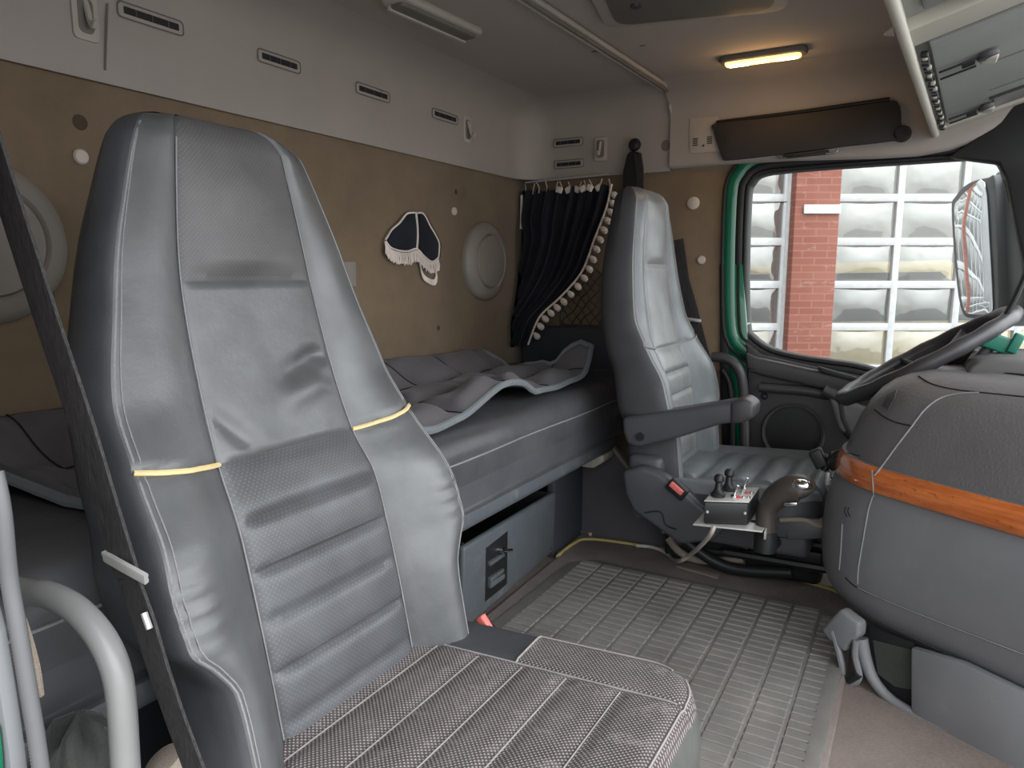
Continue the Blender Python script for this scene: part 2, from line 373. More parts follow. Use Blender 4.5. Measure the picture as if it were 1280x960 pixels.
# ---------------------------------------------------------------- the two seats
ZB = [.20, .274, .358, .425, .482, .54, .607, .72, .84, .94, 1.02, 1.06]
XB = [.715, .70, .683, .668, .654, .637, .600, .562, .534, .521, .512, .509]
HZ = [.20, .34, .385, .42, .45, .50, .57, .63, .70, .80, .88, .95, 1.0, 1.05]
HO = [.213, .215, .219, .238, .260, .263, .252, .243, .234, .208, .187, .163, .144, .12]
IZ = [.2, .35, .54, .60, .84, 1.05]
HI = [.130, .130, .129, .123, .110, .082]
BZ = [.20, .34, .42, .50, .57, .63, .70, .80, 1.0, 1.05]
BO = [.048, .048, .050, .045, .035, .020, .002, .0, -.012, -.02]
RIBS = [.35, .416, .475, .54]
def seat(name, label, yc, dx, dz, rot, style):
    a = math.radians(rot)
    def T(x, y, z):
        X, Z = x-.70, z-.274
        return V((.70+X*math.cos(a)+Z*math.sin(a)+dx, y+yc, .274-X*math.sin(a)+Z*math.cos(a)+dz))
    pas = style == 'passenger'
    root = thing(name, label, 'seat', (.72+dx, yc, .0))
    nb, nc = 12, 40
    zs = [.20+(1.015-.20)*i/130 for i in range(131)]
    tops = [(1.022, .002, .002, .002), (1.030, .006, .005, .005), (1.037, .011, .010, .010), (1.043, .018, .017, .017), (1.048, .027, .027, .026), (1.051, .038, .040, .036)]
    def front(z, y, dirn):
        """x offset of the trim surface; dirn = |y| zone"""
        hi = interp(z, IZ, HI); ho = interp(z, HZ, HO); b = interp(z, BZ, BO); ay = abs(y)
        if ay <= hi:
            o = 0.0
            if z > .835:
                o += .012*(1-(y/hi)**2)*sm((z-.835)/.03)*sm((1.05-z)/.1)
            elif z > .607:
                o += .006*(1-(y/hi)**4)
                ef = 1-abs(y/hi)**6
                o0 = o
                if pas:
                    o -= .012*gs(z-.70-.05*(y/hi)*.5, .018)*sm((y/hi+.3)/1.2)
                    o += .008*gs(z-.668-.03*(y/hi), .02)*sm((y/hi+.4)/1.)
                    o -= .010*gs(z-.645+.12*(y/hi+.75), .016)*sm((-y/hi-.2)/.6)
                    o -= .008*gs((z-.69)-.35*(y-.09), .012)*sm((y/hi-.5)/.5)
                    o += .003*math.sin(z*190+y*60)*sm((y/hi-.4)/.6)*gs(z-.70, .05)
                o = o0+(o-o0)*ef
            else:
                ed = [.20, .29]+RIBS+[.607]
                for lo, h in zip(ed[:-1], ed[1:]):
                    if lo <= z <= h: t = (z-lo)/(h-lo); o += .007*(1-(2*t-1)**4)*(1-abs(y/hi)**8)
            d = min([abs(z-.835), abs(z-.607)]+[abs(z-q) for q in RIBS])
            o -= .005*gs(d, .004)*(1-abs(y/hi)**8)
        else:
            t = (ay-hi)/max(ho-hi, 1e-4); o = b*sm(t*1.15)*1.0+.012*math.sin(PI*min(1, t))*(1-.45*sm((z-.78)/.22))
            if pas: o += .002*math.sin(z*300)*gs(z-.49, .04)*gs(t-.8, .2)
            o -= .004*gs(z-(.607+.02*t), .004)
        o -= .006*gs(ay-hi, .004)
        return o
    rows = []; widths = []
    allz = [(z, 0, 0, 0) for z in zs]+tops
    for z, f_in, s_in, b_in in allz:
        hi = interp(z, IZ, HI); ho = interp(z, HZ, HO); xc = interp(z, ZB, XB)
        fw = [-ho+(ho-hi)*i/nb for i in range(nb)]+[-hi+2*hi*i/nc for i in range(nc)]+[hi+(ho-hi)*i/nb for i in range(nb+1)]
        sc = (ho-s_in)/ho; ring = []
        for y in fw:
            ring.append((xc+front(z, y, 0)-f_in, y*sc, z))
        hw = ho*sc; xe = xc+front(z, ho, 0)-f_in; xb = xc-.085-.02*sm((1.05-z)/.4)+b_in
        g_ = max(.12, 1-f_in/.042)
        for x_, y_ in ((xe-.004*g_, hw+.004*g_), (xe-.010*g_, hw+.007*g_), (xe-.020*g_, hw+.010*g_), (xe-.035*g_, hw+.012*g_), ((xe+xb)/2, hw+.012*g_), (xb+.035*g_, hw+.010*g_), (xb+.018*g_, hw+.003*g_), (xb+.006*g_, hw-.010*g_), (xb, hw-.03*g_), (xb-.004*g_, hw*.5), (xb-.006*g_, 0)):
            ring.append((x_, y_, z))
        side = ring[-11:-1]
        ring += [(x_, -y_, z_) for x_, y_, z_ in side[::-1]]
        rows.append([T(*p) for p in ring])
    nf = 2*nb+nc+1
    idx = lambda z: min(range(len(zs)), key=lambda i: abs(zs[i]-z))
    iy, ih = idx(.607), idx(.835)
    shell = MB()
    shell.grid([r[nf-1:]+r[:1] for r in rows]); shell.cap(rows[-1])
    back = shell.build('backrest', 'leather_side' if pas else 'worn_side', root)
    lm = 'leather' if pas else 'worn'
    def patch(i0, i1, j0, j1, nm, mat, par):
        return MB().grid([r[j0:j1+1] for r in rows[i0:i1+1]]).build(nm, mat, par)
    patch(ih, len(rows)-1, nb, nb+nc, 'headrest_panel', 'headperf' if pas else 'worn', root)
    patch(iy, ih, nb, nb+nc, 'upper_back_panel', lm, root)
    patch(0, iy, nb, nb+nc, 'ribbed_lumbar_panel', 'perf' if pas else 'worn', root)
    for j0, j1, q in ((0, nb, -1), (nb+nc, nf-1, 1)):
        bl = patch(0, len(rows)-1, j0, j1, 'side_bolster', lm if pas else 'worn_blue', root)
        # yellow piping across the bolster
        pp = []
        for j in range(j0, j1+1):
            t = abs(j-(nb if q < 0 else nb+nc))/nb; fi_ = (.607+.02*t-.20)/(1.015-.20)*130; ii = int(fi_)
            pp.append(rows[ii][j].lerp(rows[ii+1][j], fi_-ii)+V((.0045, 0, 0)))
        MB().tube(pp, .0035 if pas else .0018, 6).build('piping', 'piping' if pas else 'stitch', root)
        je, ji = (0, nb) if q < 0 else (nf-1, nb+nc)
        MB().tube([rows[i][ji]+V((.0035, 0, 0)) for i in range(6, 131, 2)], .0012, 5).build('stitching', 'stitch_grey' if pas else 'stitch', bl)
        MB().tube([rows[i][je]+V((.0005, -q*.004, 0)) for i in range(6, 134, 2)], .0016, 5).build('stitching', 'stitch_grey' if pas else 'stitch', bl)
        MB().tube([rows[i][je+(-1 if q > 0 else 1)*1]+V((.0005, 0, 0)) for i in range(6, 131, 2)], .0009, 5).build('stitching', 'stitch_grey' if pas else 'stitch', bl)
    # ------------- cushion
    hw = .264 if pas else .25; x0, x1 = (.64, 1.125) if pas else (.64, 1.10)
    def ztop(u, v):     # u along x 0..1, v -1..1
        o = .268+.022*u+(.0 if pas else .0)
        side = sm((abs(v)-.62)/.3)
        o += (.003 if pas else .012)*side-.002
        return o
    R = 48; K = 64
    def outline(u, v, grow=0):
        # rectangle with rounded front corners
        x = x0+(x1-x0)*u; y = hw*v
        cr = .085; cx = x1-cr; cy = hw-cr
        if x > cx and abs(y) > cy:
            dx_, dy_ = x-cx, abs(y)-cy; m = max(dx_, dy_); l = math.hypot(dx_, dy_)
            if l > 1e-6: x = cx+dx_/l*m; y = math.copysign(cy+dy_/l*m, y)
        return x, y
    seamx = [.725, .80, .875, .95, 1.03] if pas else [.78, .85, .92, .99, 1.05]
    vseam = .62
    top = []
    for i in range(R*2+1):
        row = []
        for j in range(K+1):
            u, v = i/(R*2), -1+2*j/K
            x, y = outline(u, v); z = ztop(u, v)
            e = min(1-u, (1-abs(v))*.56); ed = .03
            if e*.48 < ed: z -= ed-math.sqrt(max(0, ed*ed-(ed-e*.48)**2))
            inside = abs(v) < vseam
            if inside:
                d = min(abs(x-q) for q in seamx); z += (.005 if pas else .011)*(1-gs(d, .012 if pas else .016))-.003
            z -= .004*gs((abs(v)-vseam)*hw, .005)
            row.append(V((x+dx, y+yc, z+dz)))
        top.append(row)
    side = [top[0][j] for j in range(K+1)]+[top[i][K] for i in range(1, R*2+1)]+[top[-1][j] for j in range(K-1, -1, -1)]+[top[i][0] for i in range(R*2-1, 0, -1)]
    cyv = V((.9+dx, yc, 0))
    lv = []
    for k_, (dz_, gr) in enumerate(((0, 0), (.02, .004), (.05, .007), (.09, .006), (.13, -.004), (.15, -.02)) if pas else ((0, 0), (.015, .004), (.03, .006), (.06, .006), (.085, .0), (.095, -.02))):
        lv.append([V((p.x+(p.x-cyv.x)*gr/.24, p.y+(p.y-cyv.y)*gr/.24, (p.z if k_ == 0 else min(p.z, .262+dz)-dz_))) for p in side])
    cu = MB().grid(lv, cu=True); cu.cap(lv[-1])
    body = cu.build('seat_cushion', 'cushion_side' if pas else 'worn_side', root)
    i_w = int(R*2*.19)
    if pas:
        jb = int((vseam+1)/2*K)
        # leather wedge at the rear outer corner, dotted fabric elsewhere
        def wedge(i, j):   # True for leather
            u, v = i/(R*2), -1+2*j/K
            return v > vseam and u < .455
        fab, wed = MB(), MB()
        for i in range(R*2):
            for j in range(K):
                q = [top[i][j], top[i][j+1], top[i+1][j+1], top[i+1][j]]
                (wed if wedge(i+.5, j+.5) else fab).add(q, [(0, 1, 2, 3)])
        wed.build('cushion_corner_trim', 'leather_side', root)
        fb = fab.build('cushion_cover', 'dots', root)
        def onTop(u, v):
            i, j = min(R*2, max(0, round(u*R*2))), min(K, max(0, round((v+1)/2*K))); return top[i][j]+V((0, 0, .0015))
        for q in seamx:
            u = (q-x0)/(x1-x0); MB().tube([onTop(u, -.6+1.2*t/30) for t in range(31)], .0012, 5).build('stitching', 'stitch', fb)
        MB().tube([onTop(t/50, vseam) for t in range(5, 49)], .0018, 5).build('stitching', 'stitch', fb)
        MB().tube([onTop(.455, vseam+(1-vseam)*t/14) for t in range(14)], .0018, 5).build('stitching', 'stitch', fb)
        MB().tube([onTop(.975, -.9+1.8*t/50) for t in range(51)], .0018, 5).build('stitching', 'stitch', fb)
        MB().tube([onTop(.455+.5*t/40, .93-.0*t) for t in range(38)], .0014, 5).build('stitching', 'stitch', fb)
    else:
        cv = MB().grid(top).build('cushion_cover', 'worn_blue', root)
    return root, rows, T, top

PSEAT, prow, PT, ptop = seat('passenger_seat', 'large worn grey leather seat with yellow piping beside the camera, dotted fabric on its cushion', .706, 0, 0, 0, 'passenger')
DSEAT, drow, DT, dtop = seat('driver_seat', 'pale worn leather seat with armrest behind the steering wheel', 2.085, .06, .02, 6, 'driver')
# passenger seat fittings
MB().rbox((.86, .706, .082), (.42, .44, .13), .03).build('seat_base', 'black', PSEAT)
p = on(605, 786, 'y', .985)+V((0, 0, .0))
bk = MB().rbox(p+V((-.012, .0, -.035)), (.03, .024, .10), .006, rot=Matrix.Rotation(.5, 3, 'Y')).build('belt_buckle', 'black', PSEAT)
MB().rbox(p+V((.004, -.004, .012)), (.030, .014, .016), .003, rot=Matrix.Rotation(.9, 3, 'Y')).build('release_button', 'redlight', bk)
MB().lathe([(.0, .0), (.021, .0), (.024, .008), (.021, .016), (.0, .020)], on(214, 962, 'y', .440), (-.2, -.4, .9)).build('adjusting_knob', 'tan', PSEAT)
# driver seat fittings
ar = onY([(777, 522), (800, 519), (860, 510), (930, 499), (941, 507), (940, 523), (925, 528), (900, 531), (850, 547), (797, 560), (783, 556), (778, 540)], 1.80)
arm = MB().prism(ar, (0, .075, 0), .012, 3).build('armrest', 'dark', DSEAT)
ae = onY([(912, 502), (931, 498), (943, 506), (942, 523), (928, 529), (912, 530)], 1.795)
MB().prism(ae, (0, .085, 0), .01, 3).build('armrest_end_cap', 'door_plastic', arm)
p = on(800, 546, 'y', 1.798); MB().lathe([(.0, -.004), (.012, -.004), (.011, .004), (.0, .004)], p, (0, -1, 0), 16).build('pivot_bolt', 'black', arm)
sc_ = onY([(776, 590), (800, 583), (822, 590), (850, 610), (892, 645), (905, 662), (892, 676), (850, 682), (812, 655), (790, 640), (780, 618)], 1.80)
cov = MB().prism(sc_, (0, .05, 0), .014, 3).build('side_cover', 'dark', DSEAT)
MB().tube(spline(onY([(806, 641), (826, 640), (832, 656), (846, 662)], 1.797), 4), .0016, 5).build('cover_seam', 'black', cov)
p = on(847, 611, 'y', 1.797)
bz = MB().rbox(p, (.055, .02, .036), .004, rot=Matrix.Rotation(.62, 3, 'Y')).build('buckle_socket', 'black', DSEAT)
MB().rbox(p+V((.0, -.006, .004)), (.040, .018, .016), .003, rot=Matrix.Rotation(.62, 3, 'Y')).build('release_button', 'redlight', bz)
MB().rbox((.72, 1.86, .31), (.10, .05, .10), .02).build('lower_back_gusset', 'leather_side', DSEAT)
MB().rbox((.95, 2.09, .165), (.38, .42, .07), .015).build('seat_pan', 'dark', DSEAT)

# ---------------------------------------------------------------- cab shell
def box(name, lo, hi, mat, r=.004, parent=None):
    lo, hi = V(lo), V(hi); return MB().rbox((lo+hi)/2, hi-lo, r).build(name, mat, parent)
WY = 2.47          # inner face of the driver's side wall
struct(box('wall_rear', (-.04, .22, -.2), (0, 2.55, 1.46), 'felt'), 'beige felt covered rear wall of the cab above the bunk', 'wall')
struct(box('wall_driver_side', (-.04, WY, -.2), (.80, WY+.05, 1.46), 'felt'), 'beige felt side wall between bunk corner and green door pillar', 'wall')
struct(box('wall_passenger_side', (-.04, .20, -.3), (.72, .235, 1.46), 'felt'), 'felt side wall beside the passenger seat', 'wall')
struct(box('floor', (-.05, .22, -.06), (2.1, 2.6, -.012), 'low_carpet'), 'taupe carpeted cab floor at the lower right', 'floor')
# rear header: a moulded trim curving into the ceiling, continuing round the corner to the driver's side
def hsec(d):       # section measured inwards from the wall: (inset, z)
    return [(.0, 1.195), (.012, 1.19), (.016, 1.20), (.014, 1.30), (.018, 1.36), (.035, 1.40), (.075, 1.432), (.14, 1.45), (.20, 1.455)]
hs = hsec(0)
rows = []
ys = [.22+i*(2.33-.22)/10 for i in range(11)]
rows += [[V((a, y, z)) for a, z in hs] for y in ys]
for i in range(1, 11):            # rounded inner corner
    an = PI/2*i/10; R_ = .14
    rows.append([V((R_-(R_-a)*math.cos(an) if a < R_ else R_+(a-R_)*math.cos(an), WY-R_+(R_-a)*math.sin(an) if a < R_ else WY-R_-(a-R_)*math.sin(an), z)) for a, z in hs])
rows += [[V((x, WY-a, z)) for a, z in hs] for x in (.3, .45, .568)]
h1 = struct(MB().grid(rows).build('trim_1', 'header', None, 60), 'grey moulded header trim above the felt along the rear wall', 'trim')
# front side header over the door, curving down to the windscreen pillar
rows = []
for x, zb, ins in ((.570, 1.203, 0), (.7, 1.203, 0), (.8, 1.203, 0), (.95, 1.20, 0), (1.1, 1.193, 0), (1.2, 1.188, 0), (1.3, 1.187, 0), (1.38, 1.197, 0), (1.45, 1.22, 0), (1.52, 1.258, 0), (1.60, 1.31, 0), (1.8, 1.36, 0)):
    rows.append([V((x, WY+.03, zb-.004)), V((x, WY-.02, zb-.006)), V((x, WY-.03, zb+.004)), V((x, WY-.028, zb+.03)), V((x, WY-.03, 1.36)), V((x, WY-.05, 1.40)), V((x, WY-.09, 1.425)), V((x, WY-.17, 1.45)), V((x, WY-.26, 1.455))])
struct(MB().grid(rows).build('trim_2', 'header', None, 60), 'grey moulded header trim above the driver door window', 'trim')
struct(box('ceiling', (-.04, .20, 1.45), (1.95, 2.55, 1.50), 'ceil'), 'grey fabric cab ceiling with two rectangular lamps', 'ceiling')
struct(box('trim_3', (.80, .20, 1.30), (1.95, .26, 1.46), 'header'), 'header trim above the open passenger doorway', 'trim')
# roof seam and curtain rail
R1 = thing('curtain_rail', 'slim metal curtain rail crossing the ceiling from edge to far side wall', 'rail', (.555, 1.5, 1.44))
a, b = on(852, 122, 'z', 1.440), on(650, -9, 'z', 1.440)
b = a+(b-a)*1.9
MB().rbox((a+b)/2, ((b-a).length, .030, .012), .004, rot=Matrix.Rotation(math.atan2((b-a).y, (b-a).x), 3, 'Z')).build('rail_base', 'header_light', R1)
MB().tube([a+V((.004, -.02, -.010)), b+V((.004, 0, -.010))], .0045, 8).build('rail_channel', 'lamp_off', R1)
MB().tube([a+V((-.014, -.02, -.007)), b+V((-.014, 0, -.007))], .003, 8).build('rail_lip', 'header_light', R1)
q = on(848, 120, 'z', 1.432); MB().rbox(q, (.014, .012, .022), .003).build('end_stop', 'steel', R1)
MB().tube(spline([a+V((.004, -.01, -.004)), V((.572, WY-.045, 1.40)), V((.573, WY-.024, 1.36)), V((.573, WY-.022, 1.28)), V((.574, WY-.022, 1.21))], 6), .0045, 8).build('rail_upright', 'header_light', R1)
# ---------------------------------------------------------------- header vents, hooks
def slot_vent(cx_y, z, w, side, label, grp):
    # built for a wall whose normal is +x (rear) or -y (side)
    o = thing('air_vent', label, 'vent', (0, 0, 0), grp)
    if side == 'rear': c = V((.0150, cx_y, z)); e1, nn = EY, EX
    else: c = V((cx_y, WY-.0155, z)); e1, nn = EX, -EY
    out = rrect(w/2, .013, .008); inn = rrect(w/2-.010, .0065, .002)
    MB().prism(plane_pts(c-nn*.004, e1, EZ, out), nn*.008, .002).build('vent_frame', 'header', o)
    MB().prism(plane_pts(c, e1, EZ, inn), nn*.0046, 0).build('vent_slot', 'slot', o)
    MB().tube(plane_pts(c+nn*.0035, e1, EZ, rrect(w/2+.001, .014, .008)), .0012, 5, closed=True).build('vent_outline', 'lamp_off', o)
    for k in (-.25, 0, .25): MB().rbox(c+e1*(w*k)+nn*.0045, (.003, .003, .012), .0005).build('vent_rib', 'dark', o)
    return o
for (px, py, w, lab) in ((189, 24, .135, 'large slotted vent in the header above the big round speaker, nearest the camera'), (349, 77, .125, 'slotted header vent above the top of the grey passenger seat'), (466, 116, .135, 'slotted header vent above the fringed black pennant'), (556, 146, .135, 'slotted rear header vent next to the white hook near the corner')):
    p = on(px, py, 'x', .016); slot_vent(p.y, p.z, w, 'rear', lab, 'slot vents in the rear header')
for (px, py, lab) in ((710, 178, 'upper of two slotted vents above the dark curtain'), (711, 205, 'lower of two slotted vents above the dark curtain')):
    p = on(px, py, 'y', WY-.018); slot_vent(p.x, p.z, .115, 'side', lab, 'slot vents above the curtain')
def hook(px, py, lab, side='rear'):
    o = thing('coat_hook', lab, 'hook', (0, 0, 0), 'coat hooks')
    if side == 'rear': c = on(px, py, 'x', .016); e1, nn = EY, EX
    else: c = on(px, py, 'y', WY-.018); e1, nn = EX, -EY
    MB().prism(plane_pts(c-nn*.004, e1, EZ, rrect(.024, .042, .010)), nn*.007, .003).build('hook_plate', 'header_light', o)
    MB().prism(plane_pts(c+nn*.002, e1, EZ, rrect(.014, .030, .010)), nn*.0025, .001).build('hook_recess', 'lamp_off', o)
    MB().tube(spline([c+EZ*.024+nn*.003, c+nn*.010+EZ*.005, c+nn*.014-EZ*.012, c+nn*.022-EZ*.022, c+nn*.030-EZ*.012], 5), [.0055]*8+[.005]*9+[.004]*4, 8).build('hook_arm', 'header_light', o)
hook(106, 20, 'white coat hook at the top left corner beside the large vent')
hook(584, 162, 'white coat hook on the rear header close to the cab corner')
hook(751, 186, 'white coat hook on the side header above the curtain edge', 'side')
# fold lines of the header near the left hook
tb = MB()
p1, p2 = on(135, 5, 'x', .016), on(131, 88, 'x', .016)
tb.prism([p1+V((-.004, -.004, 0)), p1+V((-.004, .006, 0)), p2+V((-.004, .002, 0)), p2+V((-.004, -.002, 0))], (.012, 0, 0), .002)
struct(tb.build('trim_4', 'header', None), 'raised rib of the rear header right of the left coat hook', 'trim')
# ---------------------------------------------------------------- ceiling lamps, hatch
def lamp(name, label, px4, lit, z=1.45):
    P = [on(a, b, 'z', z) for a, b in px4]      # two ends of the axis: centre line
    a, b = P; ax = (b-a); L = ax.length; ax.normalize(); sd = EZ.cross(ax); c = (a+b)/2
    o = thing(name, label, 'lamp', (c.x, c.y, z))
    w = .062 if not lit else .048
    MB().prism(plane_pts(c+EZ*.004, ax, sd, rrect(L/2, w/2+.006, .02)), (0, 0, -.020), .008, 3).build('lamp_housing', 'lamp_off' if lit else 'header_light', o)
    MB().prism(plane_pts(c-EZ*.012, ax, sd, rrect(L/2-.016, w/2-.006, .012)), (0, 0, -.012), .005, 3).build('lamp_lens', 'glow' if lit else 'lamp_off', o)
    if lit:
        for q in (-.27, .27):
            MB().prism(plane_pts(c+ax*L*q-EZ*.022, ax, sd, rrect(.028, .008, .004)), (0, 0, -.004), .001).build('bulb', 'bulb', o)
        for q in (-.28, 0, .28):
            ld = bpy.data.lights.new('roof_lamp_light', 'POINT'); ld.energy = .11; ld.color = (1, .58, .22); ld.shadow_soft_size = .02
            lo = bpy.data.objects.new('roof_lamp_light', ld); COL.objects.link(lo); lo.location = c+ax*L*q-EZ*.045
    else:
        MB().prism(plane_pts(c-EZ*.012+sd*w*.30, ax, sd, rrect(L/2-.014, w*.10, .004)), (0, 0, -.016), .003).build('lamp_rim', 'header_light', o)
    return o
lamp('roof_lamp', 'lit amber rectangular roof lamp glowing above the sun visor', ((900, 74), (1010, 58)), True)
lamp('reading_lamp', 'unlit grey rectangular lamp on the ceiling above the bunk', ((487, -8), (592, 40)), False)
hc = [on(a, b, 'z', 1.452) for a, b in ((770, -4), (810, 18), (925, 6), (960, -20))]
o = thing('roof_hatch', 'grey roof hatch with rounded frame cut off by the top edge', 'hatch', (hc[1].x, hc[1].y, 1.45))
c0 = (hc[1]+hc[2])/2; d1 = (hc[2]-hc[1]).normalized(); d2 = V((d1.y, -d1.x, 0))
if d2.y > 0: d2 = -d2
MB().prism(plane_pts(c0+d2*.22, d1, d2, rrect(.21, .25, .05)), (0, 0, -.016), .007, 3).build('hatch_frame', 'header_light', o)
MB().prism(plane_pts(c0+d2*.22-EZ*.012, d1, d2, rrect(.175, .215, .04)), (0, 0, -.010), .004, 3).build('hatch_panel', 'lamp_off', o)
q = on(795, 6, 'z', 1.43); MB().lathe([(.0, 0), (.012, 0), (.011, .006), (0, .006)], q, (0, 0, -1), 14).build('hatch_knob', 'dark', o)
for px, py, lab in ((802, 60, 'small oval blemish on the ceiling left of the rail, toward the corner'), ):
    pass
for px, py, r, lab in ((744, 64, .012, 'small grey oval patch on the ceiling beside the curtain rail'), (803, 57, .008, 'small grey oval patch on the ceiling right of the curtain rail'), (898, 90, .005, 'tiny dark spot on the ceiling below the lit lamp')):
    q = on(px, py, 'z', 1.4495); tag(MB().lathe([(0, 0), (r, 0), (r*.9, .0012), (0, .0012)], q, (0, 0, -1), 16, rx=.5).build('ceiling_patch', 'lamp_off'), lab, 'patch', 'marks on the ceiling')
q = on(832, 182, 'y', WY-.0155); tag(MB().lathe([(0, 0), (.018, 0), (.017, .002), (0, .002)], q, (0, -1, 0), 16, rx=.8).build('stain_patch', 'lamp_off'), 'dark round smudge on the header beside the black belt guide', 'patch')
# ---------------------------------------------------------------- rear wall fittings
def wall_speaker(c, r, lab):
    o = thing('wall_speaker', lab, 'speaker', c, 'round wall speakers')
    MB().lathe([(0, 0), (r, 0), (r, .010), (r*.97, .020), (r*.86, .030), (r*.72, .034), (r*.68, .030), (r*.665, .026)], c, EX, 48, closed=False).build('speaker_rim', 'disc', o)
    MB().lathe([(r*.67, .02), (r*.67, .030), (r*.64, .036), (r*.4, .040), (0, .041)], c, EX, 48, closed=False).build('speaker_cover', 'disc', o)
wall_speaker(V((0, 2.175, .890)), .135, 'round taupe wall speaker between the fringed pennant and dark curtain')
wall_speaker(V((0, .615, .895)), .135, 'round taupe wall speaker at the left edge behind the seat belt')
for px, py, r, side, lab in ((100, 196, .014, 'r', 'pale round press stud on the felt left of the passenger seat'), (567, 264, .013, 'r', 'pale round press stud on the rear felt above the far speaker'), (867, 254, .021, 's', 'larger pale press stud on the side felt below the visor end'), (877, 325, .014, 's', 'small pale press stud on the side felt beside the driver headrest')):
    c = on(px, py, 'x', 0) if side == 'r' else on(px, py, 'y', WY)
    tag(MB().lathe([(0, 0), (r, 0), (r, .004), (r*.8, .007), (0, .008)], c, EX if side == 'r' else -EY, 24, closed=False).build('press_stud', 'cap'), lab, 'stud', 'press studs on the felt')
for px, py, r, lab in ((100, 153, .014, 'dark round hole mark in the felt above the left press stud'), (570, 240, .009, 'dark round hole mark in the felt above the middle press stud'), (548, 410, .008, 'small dark dot in the felt low above the quilted cover')):
    c = on(px, py, 'x', 0); tag(MB().lathe([(0, 0), (r, 0), (r*.8, .0015), (0, .001)], c, EX, 20, closed=False).build('hole_mark', 'stain'), lab, 'mark', 'dark marks in the felt')
# fringed pennant
o = thing('fringed_pennant', 'small black velvet pennant with white fringe hanging on the felt wall', 'pennant', (0, 1.75, .93))
def wp(px, py, off): return on(px, py, 'x', off)
def rim_edge(pts, off, r, nm, mat, par): return MB().tube(spline([wp(a, b, off) for a, b in pts], 6), r, 7).build(nm, mat, par)
lp = [(509, 267), (520, 266), (522, 300), (521, 311), (510, 314), (498, 313), (488, 309), (482, 300), (490, 287), (500, 278)]
rp = [(522, 266), (530, 268), (538, 283), (544, 293), (549, 305), (548, 322), (540, 327), (530, 320), (522, 311), (522, 290)]
f1 = MB().prism([wp(a, b, .004) for a, b in lp], (.008, 0, 0), .002).build('velvet_panel', 'navy', o)
f2 = MB().prism([wp(a, b, .006) for a, b in rp], (.010, 0, 0), .002).build('velvet_panel', 'navy', o)
rim_edge([(482, 300), (490, 287), (500, 278), (509, 267), (520, 266)], .013, .0028, 'white_braid', 'fringe', o)
rim_edge([(520, 266), (522, 285), (522, 300), (521, 311)], .015, .0032, 'white_braid', 'fringe', o)
rim_edge([(522, 266), (530, 268), (538, 283), (544, 293), (549, 305), (548, 322)], .016, .0028, 'white_braid', 'fringe', o)
rim_edge([(482, 301), (488, 309), (498, 313), (510, 314), (521, 311), (530, 320), (540, 327), (548, 322)], .016, .0028, 'white_braid', 'fringe', o)
fr_ = MB()
bp_ = spline([wp(a, b, .014) for a, b in ((481, 302), (488, 311), (498, 315), (510, 316), (521, 313), (530, 322), (540, 328), (548, 324))], 9)
for i, p in enumerate(bp_):
    L = .034+random.uniform(-.003, .004); fr_.tube([p, p+V((.004+random.uniform(-.002, .002), random.uniform(-.001, .001), -L*.5)), p+V((.003, random.uniform(-.002, .002), -L))], .0017, 5)
fo = fr_.build('fringe', 'fringe', o); fo['kind'] = 'stuff'
lp2 = spline([wp(a, b, .008) for a, b in ((524, 322), (527, 338), (533, 346), (543, 349), (545, 338))], 8)
fr_ = MB()
for p in lp2: fr_.tube([p, p+V((.003, random.uniform(-.003, .003), -.018))], .0022, 5)
fo = fr_.build('lower_fringe', 'fringe', o); fo['kind'] = 'stuff'
# small pale plate peeking out behind the seat
p = on(436, 343, 'x', .006); tag(MB().rbox(p, (.012, .05, .07), .004).build('switch_plate', 'disc'), 'small taupe wall plate half hidden behind the passenger seat', 'plate')
# ---------------------------------------------------------------- curtain, rail, net
CY = WY-.03
o = thing('curtain', 'dark navy curtain with pompom fringe gathered beside the wall speaker', 'curtain', (.15, CY, .62))
NR, NCC = 60, 140
tl, trr = (654, 240), (768, 230)
left = [(654, 240), (650, 275), (655, 300), (648, 340), (638, 380), (630, 410), (628, 430)]
right = [(768, 232), (762, 262), (748, 300), (733, 340), (710, 372), (690, 395), (676, 428)]
ls = spline([(a, b, 0) for a, b in left], 10); rs = spline([(a, b, 0) for a, b in right], 10)
rows = []
for i in range(NR+1):
    t = i/NR; a = ls[round(t*(len(ls)-1))]; b = rs[round(t*(len(rs)-1))]; row = []
    for j in range(NCC+1):
        s = j/NCC; p = on(a.x+(b.x-a.x)*s, a.y+(b.y-a.y)*s, 'y', CY)
        ph = s*2*PI*8.5+.8*math.sin(s*9)+t*.6; amp = .012*(1-.35*t)*(1+.5*math.sin(s*23))
        row.append(p+V((max(0, .02-p.x) if p.x < .02 else 0, -.018+amp*math.sin(ph)-.012*math.sin(PI*t)-.075*sm((t-.45)/.45), .004*math.sin(ph*1.3)*(1-t))))
    rows.append(row)
cm = MB().grid(rows); cm.grid([[p+V((0, .004, 0)) for p in r] for r in rows]); fab = cm.build('curtain_fabric', 'navy', o, 0)
MB().tube([p+V((0, -.004, 0)) for p in [r[-1] for r in rows]], .004, 6).build('fringe_braid', 'fringe', o)
edge = [r[-1] for r in rows]
for i in range(1, 19):
    p = edge[int(i*(NR-2)/19)+1]; m = MB()
    dv = V((.020, -.004, -.016)); a1 = p+dv*.2; 
    m.tube([a1, a1+dv*.35, a1+dv*.75, a1+dv*1.15], [.004, .009+.002*random.random(), .012, .0075], 8); m.build('pompom', 'fringe', o)
MB().tube([p+V((0, -.006, 0)) for p in [r[0] for r in rows][2:16]], .005, 6).build('fringe_braid', 'fringe', o)
